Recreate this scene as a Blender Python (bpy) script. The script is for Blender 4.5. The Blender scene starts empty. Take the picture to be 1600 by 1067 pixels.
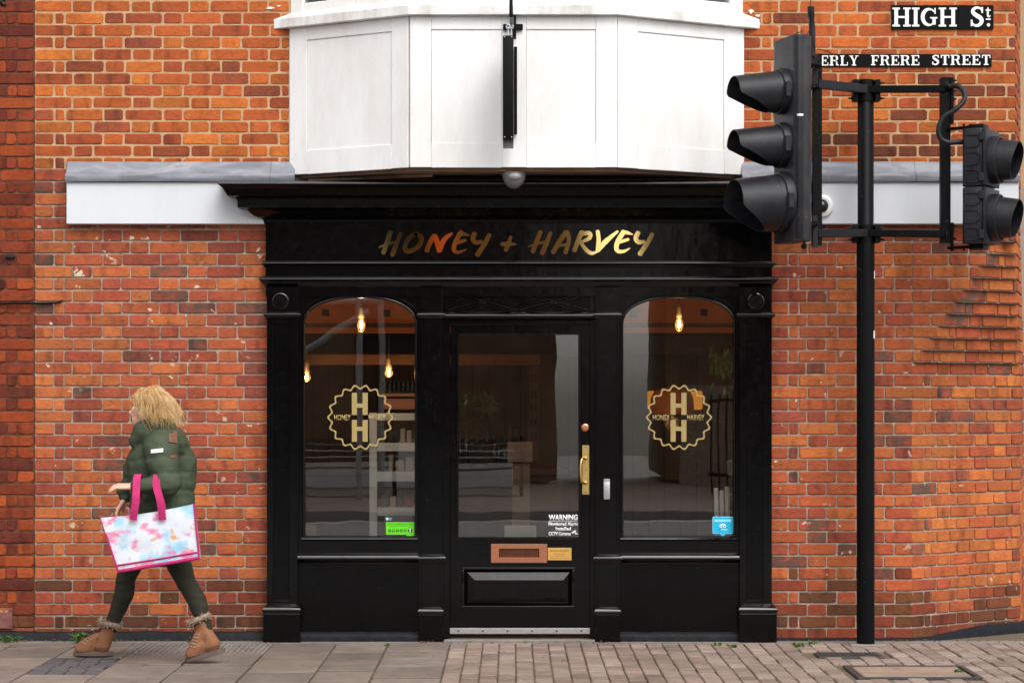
import bpy, bmesh, math, random
from mathutils import Vector, Matrix, noise
R = random.Random(7)
rad = math.radians
scene = bpy.context.scene
COL = scene.collection

# ---------------------------------------------------------------- camera, world, sun, exposure
CAM_D, CAM_H, FPX = 15.1, 1.48, 85.0 / 36.0 * 1600.0     # metres to the wall, eye height, focal length in photo pixels
cam = bpy.data.cameras.new('camera')
cam.lens = 85; cam.sensor_width = 36; cam.sensor_fit = 'HORIZONTAL'
cam.shift_y = 0.0603; cam.clip_start = 0.1; cam.clip_end = 400
cam_o = bpy.data.objects.new('camera', cam); COL.objects.link(cam_o)
cam_o.location = (0, -CAM_D, CAM_H); cam_o.rotation_euler = (rad(90), 0, 0)
scene.camera = cam_o

SUN_EL, SUN_AZ = rad(52), rad(158)          # azimuth clockwise from +Y (the wall's back): in front of the facade, to the right
world = bpy.data.worlds.new('World'); scene.world = world; world.use_nodes = True
wn, wl = world.node_tree.nodes, world.node_tree.links
wn.clear()
sky = wn.new('ShaderNodeTexSky'); sky.sky_type = 'NISHITA'; sky.sun_disc = False
sky.sun_elevation = SUN_EL; sky.sun_rotation = SUN_AZ
sky.air_density = 1.0; sky.dust_density = 4.0; sky.ozone_density = 1.0
hs = wn.new('ShaderNodeHueSaturation'); hs.inputs['Saturation'].default_value = 0.22   # even grey overcast
bg = wn.new('ShaderNodeBackground'); bg.inputs['Strength'].default_value = 0.15
wo = wn.new('ShaderNodeOutputWorld')
wl.new(sky.outputs[0], hs.inputs['Color']); wl.new(hs.outputs[0], bg.inputs['Color']); wl.new(bg.outputs[0], wo.inputs['Surface'])
sun = bpy.data.lights.new('sun', 'SUN'); sun.energy = 0.65; sun.angle = rad(45); sun.color = (1.0, 0.95, 0.88)
sun_o = bpy.data.objects.new('sun', sun); COL.objects.link(sun_o)
sd = Vector((math.sin(SUN_AZ) * math.cos(SUN_EL), math.cos(SUN_AZ) * math.cos(SUN_EL), math.sin(SUN_EL)))
sun_o.rotation_euler = sd.to_track_quat('Z', 'Y').to_euler()
sun_o.location = (6, -12, 14)
vs = scene.view_settings
scene.display_settings.display_device = 'sRGB'
vs.view_transform = 'Standard'; vs.look = 'None'; vs.gamma = 1.0; vs.use_curve_mapping = False
vs.exposure = 0.84
scene.render.engine = 'CYCLES'
scene.cycles.use_denoising = True
scene.cycles.max_bounces = 8; scene.cycles.transparent_max_bounces = 16
scene.cycles.sample_clamp_indirect = 6.0

# ---------------------------------------------------------------- helpers
def S(d): return FPX / (CAM_D - d)
def PX(px, d=0.0): return (px - 800.0) / S(d)             # photo column -> x at depth d (metres in front of the wall)
def PZ(py, d=0.0): return CAM_H + (630.0 - py) / S(d)     # photo row -> height at depth d
def P(px, py, d=0.0): return Vector((PX(px, d), -d, PZ(py, d)))
def GD(py): return CAM_D - FPX * CAM_H / (py - 630.0)     # depth of a point of the ground seen at row py

WL = {}
def wloc(o): return WL.get(o.name, Vector((0, 0, 0)))
def attach(o, parent):
    o.parent = parent
    o.matrix_parent_inverse = Matrix.Translation(-wloc(parent))
def tag(o, label=None, cat=None, group=None, kind=None):
    if label: o['label'] = label
    if cat: o['category'] = cat
    if group: o['group'] = group
    if kind: o['kind'] = kind
    return o
def thing(name, loc, label, cat, group=None, kind=None):
    o = bpy.data.objects.new(name, None); COL.objects.link(o)
    o.location = loc; o.empty_display_size = 0.1
    WL[o.name] = Vector(loc)
    return tag(o, label, cat, group, kind)
def link(name, me, parent=None, mat=None):
    o = bpy.data.objects.new(name, me); COL.objects.link(o)
    if mat is not None and len(me.materials) == 0: me.materials.append(mat)
    if parent is not None: attach(o, parent)
    return o

class G:
    """collects geometry in world coordinates; build() links it as one mesh object"""
    def __init__(s): s.v = []; s.f = []
    def add(s, vs, fs):
        b = len(s.v); s.v += [tuple(p) for p in vs]; s.f += [tuple(i + b for i in f) for f in fs]; return s
    def box(s, x0, x1, d0, d1, z0, z1):
        y0, y1 = -d0, -d1
        return s.add([(x0,y0,z0),(x1,y0,z0),(x1,y1,z0),(x0,y1,z0),(x0,y0,z1),(x1,y0,z1),(x1,y1,z1),(x0,y1,z1)],
                     [(0,1,2,3),(4,7,6,5),(0,4,5,1),(1,5,6,2),(2,6,7,3),(3,7,4,0)])
    def pbox(s, px0, px1, py0, py1, d, back):       # photo rectangle at front depth d, going back to depth `back`
        return s.box(PX(px0,d), PX(px1,d), back, d, PZ(py1,d), PZ(py0,d))
    def prism(s, poly, d0, d1):                     # poly: (x,z) outline; d0 back, d1 front
        n = len(poly)
        vs = [(x,-d1,z) for x,z in poly] + [(x,-d0,z) for x,z in poly]
        fs = [tuple(range(n)), tuple(range(2*n-1, n-1, -1))] + [(i,i+n,(i+1)%n+n,(i+1)%n) for i in range(n)]
        return s.add(vs, fs)
    def hprism(s, poly, z0, z1):                    # poly: (x,y) outline
        n = len(poly)
        vs = [(x,y,z0) for x,y in poly] + [(x,y,z1) for x,y in poly]
        fs = [tuple(range(n-1,-1,-1)), tuple(range(n, 2*n))] + [(i,(i+1)%n,(i+1)%n+n,i+n) for i in range(n)]
        return s.add(vs, fs)
    def tube(s, pts, r, n=8, cap=True, close=False):
        pts = [Vector(p) for p in pts]; m = len(pts)
        rr = r if isinstance(r, (list, tuple)) else [r]*m
        vs, fs = [], []
        up = None
        for i, p in enumerate(pts):
            if close: t = pts[(i+1)%m] - pts[i-1]
            else: t = pts[min(i+1,m-1)] - pts[max(i-1,0)]
            t = t.normalized() if t.length > 1e-9 else Vector((0,0,1))
            if up is None:
                up = Vector((0,0,1)) if abs(t.z) < 0.9 else Vector((0,1,0))
            a = (up - t*up.dot(t))
            a = a.normalized() if a.length > 1e-6 else t.orthogonal().normalized()
            up = a; b = t.cross(a)
            for k in range(n):
                q = 2*math.pi*k/n
                vs.append(p + a*(rr[i]*math.cos(q)) + b*(rr[i]*math.sin(q)))
        rng = m if close else m-1
        for i in range(rng):
            j = (i+1) % m
            for k in range(n):
                l = (k+1) % n
                fs.append((i*n+k, j*n+k, j*n+l, i*n+l))
        if cap and not close:
            fs.append(tuple(range(n-1,-1,-1))); fs.append(tuple((m-1)*n+k for k in range(n)))
        return s.add(vs, fs)
    def lathe(s, prof, org, axis=(0,0,1), n=24):    # prof: (radius, height along axis)
        org = Vector(org); ax = Vector(axis).normalized(); a = ax.orthogonal().normalized(); b = ax.cross(a)
        vs, fs = [], []; m = len(prof)
        for r_, h in prof:
            for k in range(n):
                q = 2*math.pi*k/n
                vs.append(org + ax*h + a*(max(r_,1e-5)*math.cos(q)) + b*(max(r_,1e-5)*math.sin(q)))
        for i in range(m-1):
            for k in range(n):
                l = (k+1) % n
                fs.append((i*n+k, i*n+l, (i+1)*n+l, (i+1)*n+k))
        fs.append(tuple(range(n-1,-1,-1))); fs.append(tuple((m-1)*n+k for k in range(n)))
        return s.add(vs, fs)
    def ball(s, c, r, n=12, m=8):
        c = Vector(c); r = r if isinstance(r,(tuple,list,Vector)) else (r,r,r)
        vs = [c + Vector((0,0,r[2]))]; fs = []
        for i in range(1,m):
            t = math.pi*i/m
            for k in range(n):
                q = 2*math.pi*k/n
                vs.append(c + Vector((r[0]*math.sin(t)*math.cos(q), r[1]*math.sin(t)*math.sin(q), r[2]*math.cos(t))))
        vs.append(c - Vector((0,0,r[2])))
        for k in range(n):
            l=(k+1)%n
            fs.append((0,1+k,1+l)); fs.append((len(vs)-1, 1+(m-2)*n+l, 1+(m-2)*n+k))
            for i in range(m-2):
                fs.append((1+i*n+k, 1+(i+1)*n+k, 1+(i+1)*n+l, 1+i*n+l))
        return s.add(vs, fs)
    def mould(s, prof, x0, x1, back=0.0, ret=True):  # profile (depth, z, returned projection) swept along a front, mitred back at both ends
        vs, fs = [], []; n = len(prof)
        for q in prof:
            d, z = q[0], q[1]; p = q[2] if len(q) > 2 else 0.0
            vs += [(x0-p,-back,z),(x0-p,-d,z),(x1+p,-d,z),(x1+p,-back,z)]
        for i in range(n-1):
            for k in range(3):
                fs.append((i*4+k, i*4+k+1, (i+1)*4+k+1, (i+1)*4+k))
        fs.append((0,3,2,1)); e=(n-1)*4; fs.append((e,e+1,e+2,e+3))
        fs.append(tuple(i*4 for i in range(n)) + tuple([]))
        fs.append(tuple(i*4+3 for i in range(n-1,-1,-1)))
        # close the back (flat)
        fs = fs[:-2]
        for i in range(n-1): fs.append((i*4+3, i*4, (i+1)*4, (i+1)*4+3))
        return s.add(vs, fs)
    def mesh(s, name, bevel=0.0, smooth=None, seg=1):
        me = bpy.data.meshes.new(name)
        bm = bmesh.new()
        vv = [bm.verts.new(p) for p in s.v]
        for f in s.f:
            try: bm.faces.new([vv[i] for i in f])
            except ValueError: pass
        bmesh.ops.recalc_face_normals(bm, faces=bm.faces)
        if bevel > 0:
            ed = [e for e in bm.edges if len(e.link_faces) == 2 and e.calc_face_angle(0) > 0.5]
            if ed: bmesh.ops.bevel(bm, geom=ed, offset=bevel, segments=seg, affect='EDGES', clamp_overlap=True, profile=0.6)
        bm.to_mesh(me); bm.free()
        if smooth is not None:
            me.polygons.foreach_set('use_smooth', [True]*len(me.polygons))
            me.set_sharp_from_angle(angle=rad(smooth))
        return me
    def build(s, name, mat, parent=None, bevel=0.0, smooth=None, seg=1):
        return link(name, s.mesh(name, bevel, smooth, seg), parent, mat)

def spline(pts, k=8):                                # Catmull-Rom through points (any dimension)
    pts = [Vector(p) for p in pts]
    if len(pts) < 3:
        return [pts[0].lerp(pts[-1], i/k) for i in range(k+1)]
    out = []
    for i in range(len(pts)-1):
        p0 = pts[max(i-1,0)]; p1 = pts[i]; p2 = pts[i+1]; p3 = pts[min(i+2,len(pts)-1)]
        for j in range(k):
            t = j/k
            out.append(0.5*((2*p1)+(p2-p0)*t+(2*p0-5*p1+4*p2-p3)*t*t+(3*p1-p0-3*p2+p3)*t**3))
    out.append(pts[-1]); return out

def evaluated(o):
    dg = bpy.context.evaluated_depsgraph_get(); dg.update()
    me = bpy.data.meshes.new_from_object(o.evaluated_get(dg), depsgraph=dg)
    return me
def fused(g, name, voxel, passes=6, disp=None):      # overlapping closed pieces -> one continuous smooth surface
    o = g.build('tmp', None)
    m = o.modifiers.new('r', 'REMESH'); m.mode = 'VOXEL'; m.voxel_size = voxel; m.use_smooth_shade = True
    sm = o.modifiers.new('s', 'SMOOTH'); sm.factor = 0.5; sm.iterations = passes
    me = evaluated(o); src = o.data
    bpy.data.objects.remove(o); bpy.data.meshes.remove(src)
    me.name = name
    if disp:
        ns = [v.normal.copy() for v in me.vertices]
        for v, n_ in zip(me.vertices, ns): v.co = v.co + n_*disp(v.co, n_)
    me.polygons.foreach_set('use_smooth', [True]*len(me.polygons))
    me.materials.clear()
    return me
def text(body, name, px0, px1, py0, py1, d, mat, parent, bold=0.0, thick=0.001, rot=None):
    cu = bpy.data.curves.new('t', 'FONT'); cu.body = body; cu.size = 1; cu.offset = bold; cu.resolution_u = 2
    o = bpy.data.objects.new('t', cu); COL.objects.link(o)
    me = evaluated(o); bpy.data.objects.remove(o); bpy.data.curves.remove(cu)
    xs = [v.co.x for v in me.vertices]; ys = [v.co.y for v in me.vertices]
    a0, a1, b0, b1 = min(xs), max(xs), min(ys), max(ys)
    X0, X1, Z0, Z1 = PX(px0,d), PX(px1,d), PZ(py1,d), PZ(py0,d)
    for v in me.vertices:
        v.co = Vector((X0+(v.co.x-a0)/(a1-a0)*(X1-X0), -d, Z0+(v.co.y-b0)/(b1-b0)*(Z1-Z0)))
    bm = bmesh.new(); bm.from_mesh(me)
    r = bmesh.ops.extrude_face_region(bm, geom=bm.faces[:])
    for e in r['geom']:
        if isinstance(e, bmesh.types.BMVert): e.co.y -= thick
    bmesh.ops.recalc_face_normals(bm, faces=bm.faces)
    bm.to_mesh(me); bm.free(); me.name = name
    me.materials.clear()
    return link(name, me, parent, mat)
def ribbon(pts, widths, rough=0.0, k=8, seed=0, round_end=True):  # brush or pen stroke outline (x,z)
    rr = random.Random(seed)
    sp = spline([Vector((p[0],p[1])) for p in pts], k); n = len(sp)
    L, Rr = [], []
    for i, p in enumerate(sp):
        t = (sp[min(i+1,n-1)] - sp[max(i-1,0)]).normalized(); nn = Vector((-t.y, t.x))
        f = i/(n-1)*(len(widths)-1); a = int(min(f, len(widths)-2)); w = widths[a]+(widths[a+1]-widths[a])*(f-a)
        L.append(p + nn*(w/2*(1+rr.uniform(-rough,rough)))); Rr.append(p - nn*(w/2*(1+rr.uniform(-rough,rough))))
    if round_end:
        t0 = (sp[1]-sp[0]).normalized(); t1 = (sp[-1]-sp[-2]).normalized()
        st = [sp[0]-t0*widths[0]*rr.uniform(0.15,0.35)]; en = [sp[-1]+t1*widths[-1]*rr.uniform(0.15,0.4)]
        return [tuple(q) for q in L + en + Rr[::-1] + st]
    return [tuple(q) for q in L + Rr[::-1]]

# ---------------------------------------------------------------- materials
def srgb(r, g, b):
    f = lambda c: (c/255/12.92) if c/255 <= 0.04045 else ((c/255+0.055)/1.055)**2.4
    return (f(r), f(g), f(b), 1.0)
class M:
    def __init__(s, name):
        s.m = bpy.data.materials.new(name); s.m.use_nodes = True
        s.n = s.m.node_tree.nodes; s.l = s.m.node_tree.links
        s.b = s.n['Principled BSDF']; s.out = s.n['Material Output']
        s._pos = None
    def node(s, t, **k):
        n = s.n.new(t)
        for a, v in k.items():
            if a.startswith('_'): setattr(n, a[1:], v)
            else: s.set(n.inputs[a.replace('__',' ')], v)
        return n
    def set(s, inp, v):
        if hasattr(v, 'is_output') or isinstance(v, bpy.types.NodeSocket): s.l.new(v, inp)
        else: inp.default_value = v
    def pos(s, scale=(1,1,1)):
        if s._pos is None: s._pos = s.n.new('ShaderNodeNewGeometry').outputs['Position']
        if scale == (1,1,1): return s._pos
        mp = s.n.new('ShaderNodeMapping'); s.l.new(s._pos, mp.inputs['Vector']); mp.inputs['Scale'].default_value = scale
        return mp.outputs[0]
    def noise(s, sc, detail=4, rough=0.55, scale=(1,1,1), dist=0.0):
        n = s.n.new('ShaderNodeTexNoise'); s.l.new(s.pos(scale), n.inputs['Vector'])
        n.inputs['Scale'].default_value = sc; n.inputs['Detail'].default_value = detail
        n.inputs['Roughness'].default_value = rough; n.inputs['Distortion'].default_value = dist
        return n.outputs['Fac']
    def ramp(s, fac, stops, interp='LINEAR'):
        r = s.n.new('ShaderNodeValToRGB'); r.color_ramp.interpolation = interp
        el = r.color_ramp.elements
        while len(el) < len(stops): el.new(0.5)
        for e, (p, c) in zip(el, stops):
            e.position = p; e.color = c if isinstance(c, (tuple, list)) else (c,c,c,1)
        s.l.new(fac, r.inputs[0]); return r.outputs[0]
    def mix(s, fac, a, b, mode='MIX'):
        n = s.n.new('ShaderNodeMix'); n.data_type = 'RGBA'; n.blend_type = mode
        s.set(n.inputs[0], fac); s.set(n.inputs[6], a); s.set(n.inputs[7], b); return n.outputs[2]
    def math(s, op, a, b=0.0):
        n = s.n.new('ShaderNodeMath'); n.operation = op; s.set(n.inputs[0], a); s.set(n.inputs[1], b); return n.outputs[0]
    def bump(s, h, strength=0.3, dist=0.01, chain=None):
        n = s.n.new('ShaderNodeBump'); n.inputs['Strength'].default_value = strength; n.inputs['Distance'].default_value = dist
        s.l.new(h, n.inputs['Height'])
        if chain is not None: s.l.new(chain, n.inputs['Normal'])
        s.l.new(n.outputs[0], s.b.inputs['Normal']); return n.outputs[0]
    def col(s, c): s.set(s.b.inputs['Base Color'], c); return s
    def rough(s, v): s.set(s.b.inputs['Roughness'], v); return s
    def metal(s, v=1.0): s.b.inputs['Metallic'].default_value = v; return s
    def spec(s, v): s.b.inputs['Specular IOR Level'].default_value = v; return s
    def emit(s, c, st): s.set(s.b.inputs['Emission Color'], c); s.b.inputs['Emission Strength'].default_value = st; return s

def plain(name, c, rough=0.6, var=0.12, sc=12, bump=0.15, metal=0.0, spec=0.5, bsc=60, bd=0.003):
    m = M(name); nz = m.noise(sc, 5)
    lo = tuple(x*(1-var) for x in c[:3])+(1,); hi = tuple(min(1,x*(1+var)) for x in c[:3])+(1,)
    m.col(m.ramp(nz, [(0.3,lo),(0.7,hi)])).rough(rough).metal(metal).spec(spec)
    if bump: m.bump(m.noise(bsc, 3), bump, bd)
    return m.m

def brick_mat(name, cols, flecks=0.5, soot=0.3, vary=0.5, fleck_col=srgb(205,186,164), gain=0.70):
    m = M(name)
    oi = m.n.new('ShaderNodeObjectInfo'); ge = m.n.new('ShaderNodeNewGeometry')
    rnd = m.math('FRACT', m.math('ADD', oi.outputs['Random'], ge.outputs['Random Per Island']))
    wv = m.math('MULTIPLY', rnd, 60.0)
    def bn(sc, detail=4, rough=0.55, scale=(1,1,1), dist=0.0):   # every brick has its own pattern
        f = m.noise(sc, detail, rough, scale, dist); n = f.node; n.noise_dimensions = '4D'; m.l.new(wv, n.inputs['W']); return f
    cols = sorted(cols, key=lambda c: c[0]+c[1])
    patch = m.math('MULTIPLY', m.math('SUBTRACT', bn(12, 3, 0.5, (1,1,1.3), 0.3), 0.5), vary)
    wob = m.math('MAXIMUM', m.math('MINIMUM', m.math('ADD', rnd, patch), 1.0), 0.0)
    base = m.ramp(wob, [(i/(len(cols)-1), (c[0]*gain*0.95, c[1]*gain*1.06, c[2]*gain, 1)) for i, c in enumerate(cols)])
    r2 = m.math('FRACT', m.math('MULTIPLY', rnd, 17.31))
    base = m.mix(1.0, base, m.ramp(r2, [(0,(0.80,0.82,0.86,1)),(0.5,(1,1,1,1)),(1,(1.18,1.16,1.10,1))]), 'MULTIPLY')
    base = m.mix(1.0, base, m.ramp(bn(11, 2, 0.4, (1.5,1,0.4)), [(0.30,(0.66,0.66,0.72,1)),(0.45,(1,1,1,1)),(0.7,(1.08,1.06,1.04,1))]), 'MULTIPLY')
    base = m.mix(1.0, base, m.ramp(bn(30, 5, 0.7, (1,1,2.0)), [(0.25,(0.72,0.69,0.68,1)),(0.5,(1,1,1,1)),(0.78,(1.2,1.2,1.2,1))]), 'MULTIPLY')
    pit = m.ramp(bn(24, 5, 0.7, (0.8,1,2.4), 1.2), [(0.62,0.0),(0.70,1.0)])
    base = m.mix(m.math('MULTIPLY', pit, soot), base, srgb(58,34,28))
    cr = m.math('ABSOLUTE', m.math('SUBTRACT', bn(9, 3, 0.6, (0.5,1,1.6), 1.5), 0.5))
    base = m.mix(m.math('MULTIPLY', m.ramp(cr, [(0.0,1.0),(0.012,0.0)]), 0.45), base, srgb(74,40,28))
    fl = m.ramp(bn(13, 3, 0.6, (1,1,1), 0.35), [(0.70-0.06*flecks,0.0),(0.73-0.06*flecks,1.0)])
    base = m.mix(m.math('MULTIPLY', m.math('MULTIPLY', fl, m.ramp(m.noise(2.3, 3, 0.6), [(0.40,0.15),(0.56,1.0)])), min(1.0, flecks*1.6)), base, fleck_col)
    base = m.mix(1.0, base, m.ramp(m.noise(0.9, 6, 0.68, (1,1,0.8), 0.8), [(0.34,(0.70,0.67,0.66,1)),(0.50,(1,1,1,1)),(0.70,(1.12,1.10,1.08,1))]), 'MULTIPLY')
    m.col(base).rough(0.85).spec(0.2)
    m.bump(bn(34, 5, 0.65, (1,1,1.6)), 0.8, 0.007)
    return m.m

BR_UP = [srgb(*c) for c in [(208,106,54),(202,98,52),(194,92,54),(212,114,56),(184,86,54),(198,96,56),(172,84,56),(214,118,60),(180,84,52),(196,98,54),(204,104,54),(152,78,58)]]
BR_LOW = [srgb(*c) for c in [(194,98,66),(184,86,62),(204,110,66),(176,82,62),(162,80,66),(188,94,70),(198,106,68),(158,82,66),(178,84,66),(206,114,70),(190,94,62),(198,104,64),(184,90,64),(200,108,66),(116,82,72)]]
BR_RIGHT = [srgb(*c) for c in [(204,106,64),(194,94,62),(210,114,64),(184,84,62),(200,100,66),(190,92,64),(174,84,66),(210,116,68),(168,82,66),(198,100,64),(204,108,66),(190,94,62),(200,104,64),(120,82,72)]]
BR_CHAM_LIT = [srgb(*c) for c in [(214,116,66),(206,106,62),(218,124,68),(196,94,64),(210,112,66),(184,88,66),(216,120,68),(202,100,64),(206,108,68),(212,114,66),(204,104,64),(124,92,82)]]  # lighter palette: the extra light on the splayed face is in the brick colour
BR_OLD = [srgb(*c) for c in [(150,64,38),(132,54,36),(168,74,40),(118,50,38),(142,62,42),(158,66,36),(100,46,38),(176,80,42)]]
BR_DAMP = [srgb(*c) for c in [(128,62,44),(116,58,44),(142,70,46),(104,60,42),(134,60,46),(112,66,44),(92,60,48)]]
m_brick_up = brick_mat('brick_orange', BR_UP, 0.05, 0.5)
m_brick_low = brick_mat('brick_red', BR_LOW, 0.8, 0.2)
m_brick_right = brick_mat('brick_right', BR_RIGHT, 0.7, 0.25)
m_brick_cham_lit = brick_mat('brick_splay_lit', BR_CHAM_LIT, 0.5, 0.12)
m_brick_old = brick_mat('brick_old', BR_OLD, 0.05, 0.8, gain=0.75)
m_brick_damp = brick_mat('brick_damp', BR_DAMP, 0.6, 0.35, gain=0.85)
def mortar_mat(name, c, dark):
    m = M(name)
    m.col(m.mix(m.ramp(m.noise(14,5,0.7), [(0.35,0.0),(0.7,1.0)]), c, dark)).rough(0.95).spec(0.1)
    m.bump(m.noise(150, 4, 0.7), 0.6, 0.004); return m.m
m_mortar_up = mortar_mat('mortar_cream', srgb(192,160,124), srgb(164,128,96))
m_mortar_low = mortar_mat('mortar_grey', srgb(178,162,146), srgb(122,105,94))
m_mortar_old = mortar_mat('mortar_sooty', srgb(112,72,54), srgb(60,38,30))

def gloss_black(name, rough=0.07, dust=True, spec=None):
    m = M(name)
    m.col(m.ramp(m.noise(7,4), [(0.3,(0.0009,0.0009,0.0011,1)),(0.75,(0.0016,0.0016,0.0019,1))]))
    m.col(m.mix(m.ramp(m.noise(95,2,0.4), [(0.745,0.0),(0.765,0.5)]), m.b.inputs['Base Color'].links[0].from_socket, (0.05,0.05,0.052,1)))
    m.rough(m.ramp(m.noise(18,5,0.6), [(0.3,rough),(0.75,rough+0.12)])).spec(spec if spec else (0.32 if rough < 0.1 else 0.25))
    a = m.bump(m.noise(6,3,0.5,(1,1,0.6)), 0.10, 0.02)
    m.bump(m.noise(170,3,0.6), 0.07, 0.002, a)
    return m.m
m_black = gloss_black('black_gloss_paint')
m_trim = gloss_black('black_trim_gloss', 0.085, spec=0.55)
m_cornice = gloss_black('black_cornice_paint', 0.20, spec=0.2)
m_black2 = gloss_black('black_worn_paint', 0.10)
m_blackmetal = plain('black_powder_coat', (0.003,0.0033,0.004,1), 0.4, 0.2, 20, 0.08, 0, 0.12)

def white_paint(name, c, dirt, amount, rough=0.4):
    m = M(name)
    n1 = m.ramp(m.noise(5,5,0.65,(1,1,0.35)), [(0.42,0.0),(0.8,1.0)])
    n2 = m.ramp(m.noise(60,3,0.6), [(0.68,0.0),(0.78,1.0)])
    c1 = m.mix(m.math('MULTIPLY', n1, amount), c, dirt)
    m.col(m.mix(m.math('MULTIPLY', n2, amount*0.9), c1, srgb(150,138,120))).rough(rough).spec(0.4)
    m.bump(m.noise(40,4,0.6,(1,1,0.3)), 0.10, 0.004); return m.m
m_white = white_paint('white_timber_paint', (0.80,0.80,0.795,1), srgb(196,188,178), 0.5)
m_white_dirty = white_paint('white_sill_paint', (0.80,0.80,0.79,1), srgb(158,150,138), 0.9)
m_board = white_paint('pale_grey_board', srgb(203,206,211), srgb(184,188,193), 0.4, 0.5)
def lead_mat():
    m = M('lead_sheet')
    n = m.noise(7,5,0.65,(0.5,1,2.2),0.6)
    m.col(m.ramp(n, [(0.30,srgb(104,107,116)),(0.5,srgb(122,125,133)),(0.62,srgb(142,143,147)),(0.75,srgb(112,114,122))]))
    m.rough(0.6).metal(0.1); m.bump(m.noise(16,5,0.6,(0.6,1,1)), 0.35, 0.008); return m.m
m_lead = lead_mat()
def glass_mat(name, ior=1.86, tint=(0.93,0.95,0.94,1), wob=0.02, rough=0.0):
    m = M(name); m.n.remove(m.b)
    tr = m.node('ShaderNodeBsdfTransparent', Color=tint); gl = m.node('ShaderNodeBsdfGlossy', Color=(1,1,1,1), Roughness=rough)
    fr = m.node('ShaderNodeFresnel', IOR=ior); mx = m.n.new('ShaderNodeMixShader')
    bp = m.n.new('ShaderNodeBump'); bp.inputs['Strength'].default_value = wob; bp.inputs['Distance'].default_value = 0.02
    m.l.new(m.noise(2.2,1.5,0.45), bp.inputs['Height']); m.l.new(bp.outputs[0], gl.inputs['Normal'])
    m.l.new(fr.outputs[0], mx.inputs[0]); m.l.new(tr.outputs[0], mx.inputs[1]); m.l.new(gl.outputs[0], mx.inputs[2])
    m.l.new(mx.outputs[0], m.out.inputs['Surface']); return m.m
m_glass = glass_mat('shop_window_glass')
m_bulbglass = glass_mat('amber_bulb_glass', 1.5, (1.0,0.80,0.45,1), 0.0)
_n, _l = m_bulbglass.node_tree.nodes, m_bulbglass.node_tree.links     # the lit envelope glows amber
_e = _n.new('ShaderNodeEmission'); _e.inputs[0].default_value = (1.0,0.45,0.08,1); _e.inputs[1].default_value = 0.12
_a = _n.new('ShaderNodeAddShader'); _o = _n['Material Output']; _s = _o.inputs[0].links[0].from_socket
_l.new(_s, _a.inputs[0]); _l.new(_e.outputs[0], _a.inputs[1]); _l.new(_a.outputs[0], _o.inputs[0])
def gold_mat(name, c, rough=0.3, bump=0.04):
    m = M(name); m.col(m.mix(m.ramp(m.noise(30,4),[(0.4,0.0),(0.7,0.5)]), c, tuple(x*0.8 for x in c[:3])+(1,)))
    m.rough(rough).metal(1.0); m.bump(m.noise(50,3), bump, 0.002); return m.m
m_gold = gold_mat('gold_leaf', (0.95,0.68,0.26,1), 0.05, 0.01)
m_brass = gold_mat('brass', (0.78,0.55,0.20,1), 0.34, 0.1)
m_steel = gold_mat('brushed_steel', (0.66,0.67,0.69,1), 0.38, 0.08)
def decal_gold():
    m = M('gold_window_vinyl'); m.col(m.ramp(m.noise(120,2),[(0.3,srgb(160,138,88)),(0.7,srgb(182,158,104))])).rough(0.4).metal(0.25); return m.m
m_decal = decal_gold()
m_copper = gold_mat('aged_copper', (0.62,0.26,0.14,1), 0.4, 0.2)
m_plaque = plain('pale_gold_plaque', srgb(206,158,84), 0.4, 0.08, 40, 0.05, 0.3)
m_ink = plain('dark_print', (0.02,0.018,0.016,1), 0.6, 0.05, 10, 0)
m_signblack = plain('black_enamel', (0.003,0.003,0.003,1), 0.3, 0.15, 10, 0.05, 0, 0.1)
m_signwhite = plain('white_enamel', (0.80,0.80,0.78,1), 0.35, 0.06, 12, 0.05)
m_vinylwhite = plain('white_vinyl', (0.8,0.82,0.84,1), 0.5, 0.03, 10, 0)
m_green = plain('green_sticker', srgb(96,204,12), 0.45, 0.06, 20, 0)
m_greend = plain('green_print', srgb(30,120,24), 0.5, 0.05, 20, 0)
m_stickdark = plain('dark_sticker', srgb(44,40,42), 0.45, 0.1, 20, 0)
m_cyan = plain('cyan_sticker', srgb(0,176,214), 0.45, 0.06, 20, 0)
m_cyanl = plain('pale_cyan_print', srgb(150,214,240), 0.5, 0.04, 20, 0)
m_bitumen = plain('bitumen', srgb(26,27,32), 0.5, 0.25, 18, 0.5, spec=0.12, bsc=30, bd=0.01)
def signal_mat(name, c, dust, sp_=0.2):
    m = M(name)
    d = m.ramp(m.noise(9,5,0.65), [(0.4,0.0),(0.75,1.0)])
    sp = m.ramp(m.noise(70,2,0.5), [(0.73,0.0),(0.76,1.0)])
    c1 = m.mix(m.math('MULTIPLY', d, 0.8), c, dust)
    m.col(m.mix(m.math('MULTIPLY', sp, 0.35), c1, srgb(140,140,138))).rough(0.42).spec(sp_)
    m.bump(m.noise(24,4,0.6), 0.14, 0.006); return m.m
m_signal = signal_mat('signal_black_plastic', (0.009,0.0096,0.013,1), (0.024,0.024,0.026,1), 0.26)
m_signal_grey = signal_mat('signal_faded_housing', (0.026,0.026,0.029,1), (0.058,0.054,0.051,1))
m_pole = signal_mat('black_pole_paint', (0.002,0.0022,0.003,1), (0.0045,0.0045,0.005,1), 0.12)
m_inside = plain('matt_black', (0.006,0.006,0.006,1), 0.8, 0.1, 10, 0)
def lens(name, c): return plain(name, c, 0.15, 0.1, 40, 0.2)
m_lens = [lens('red_lens',(0.12,0.004,0.004,1)), lens('amber_lens',(0.14,0.04,0.004,1)), lens('green_lens',(0.004,0.06,0.035,1))]

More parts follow.
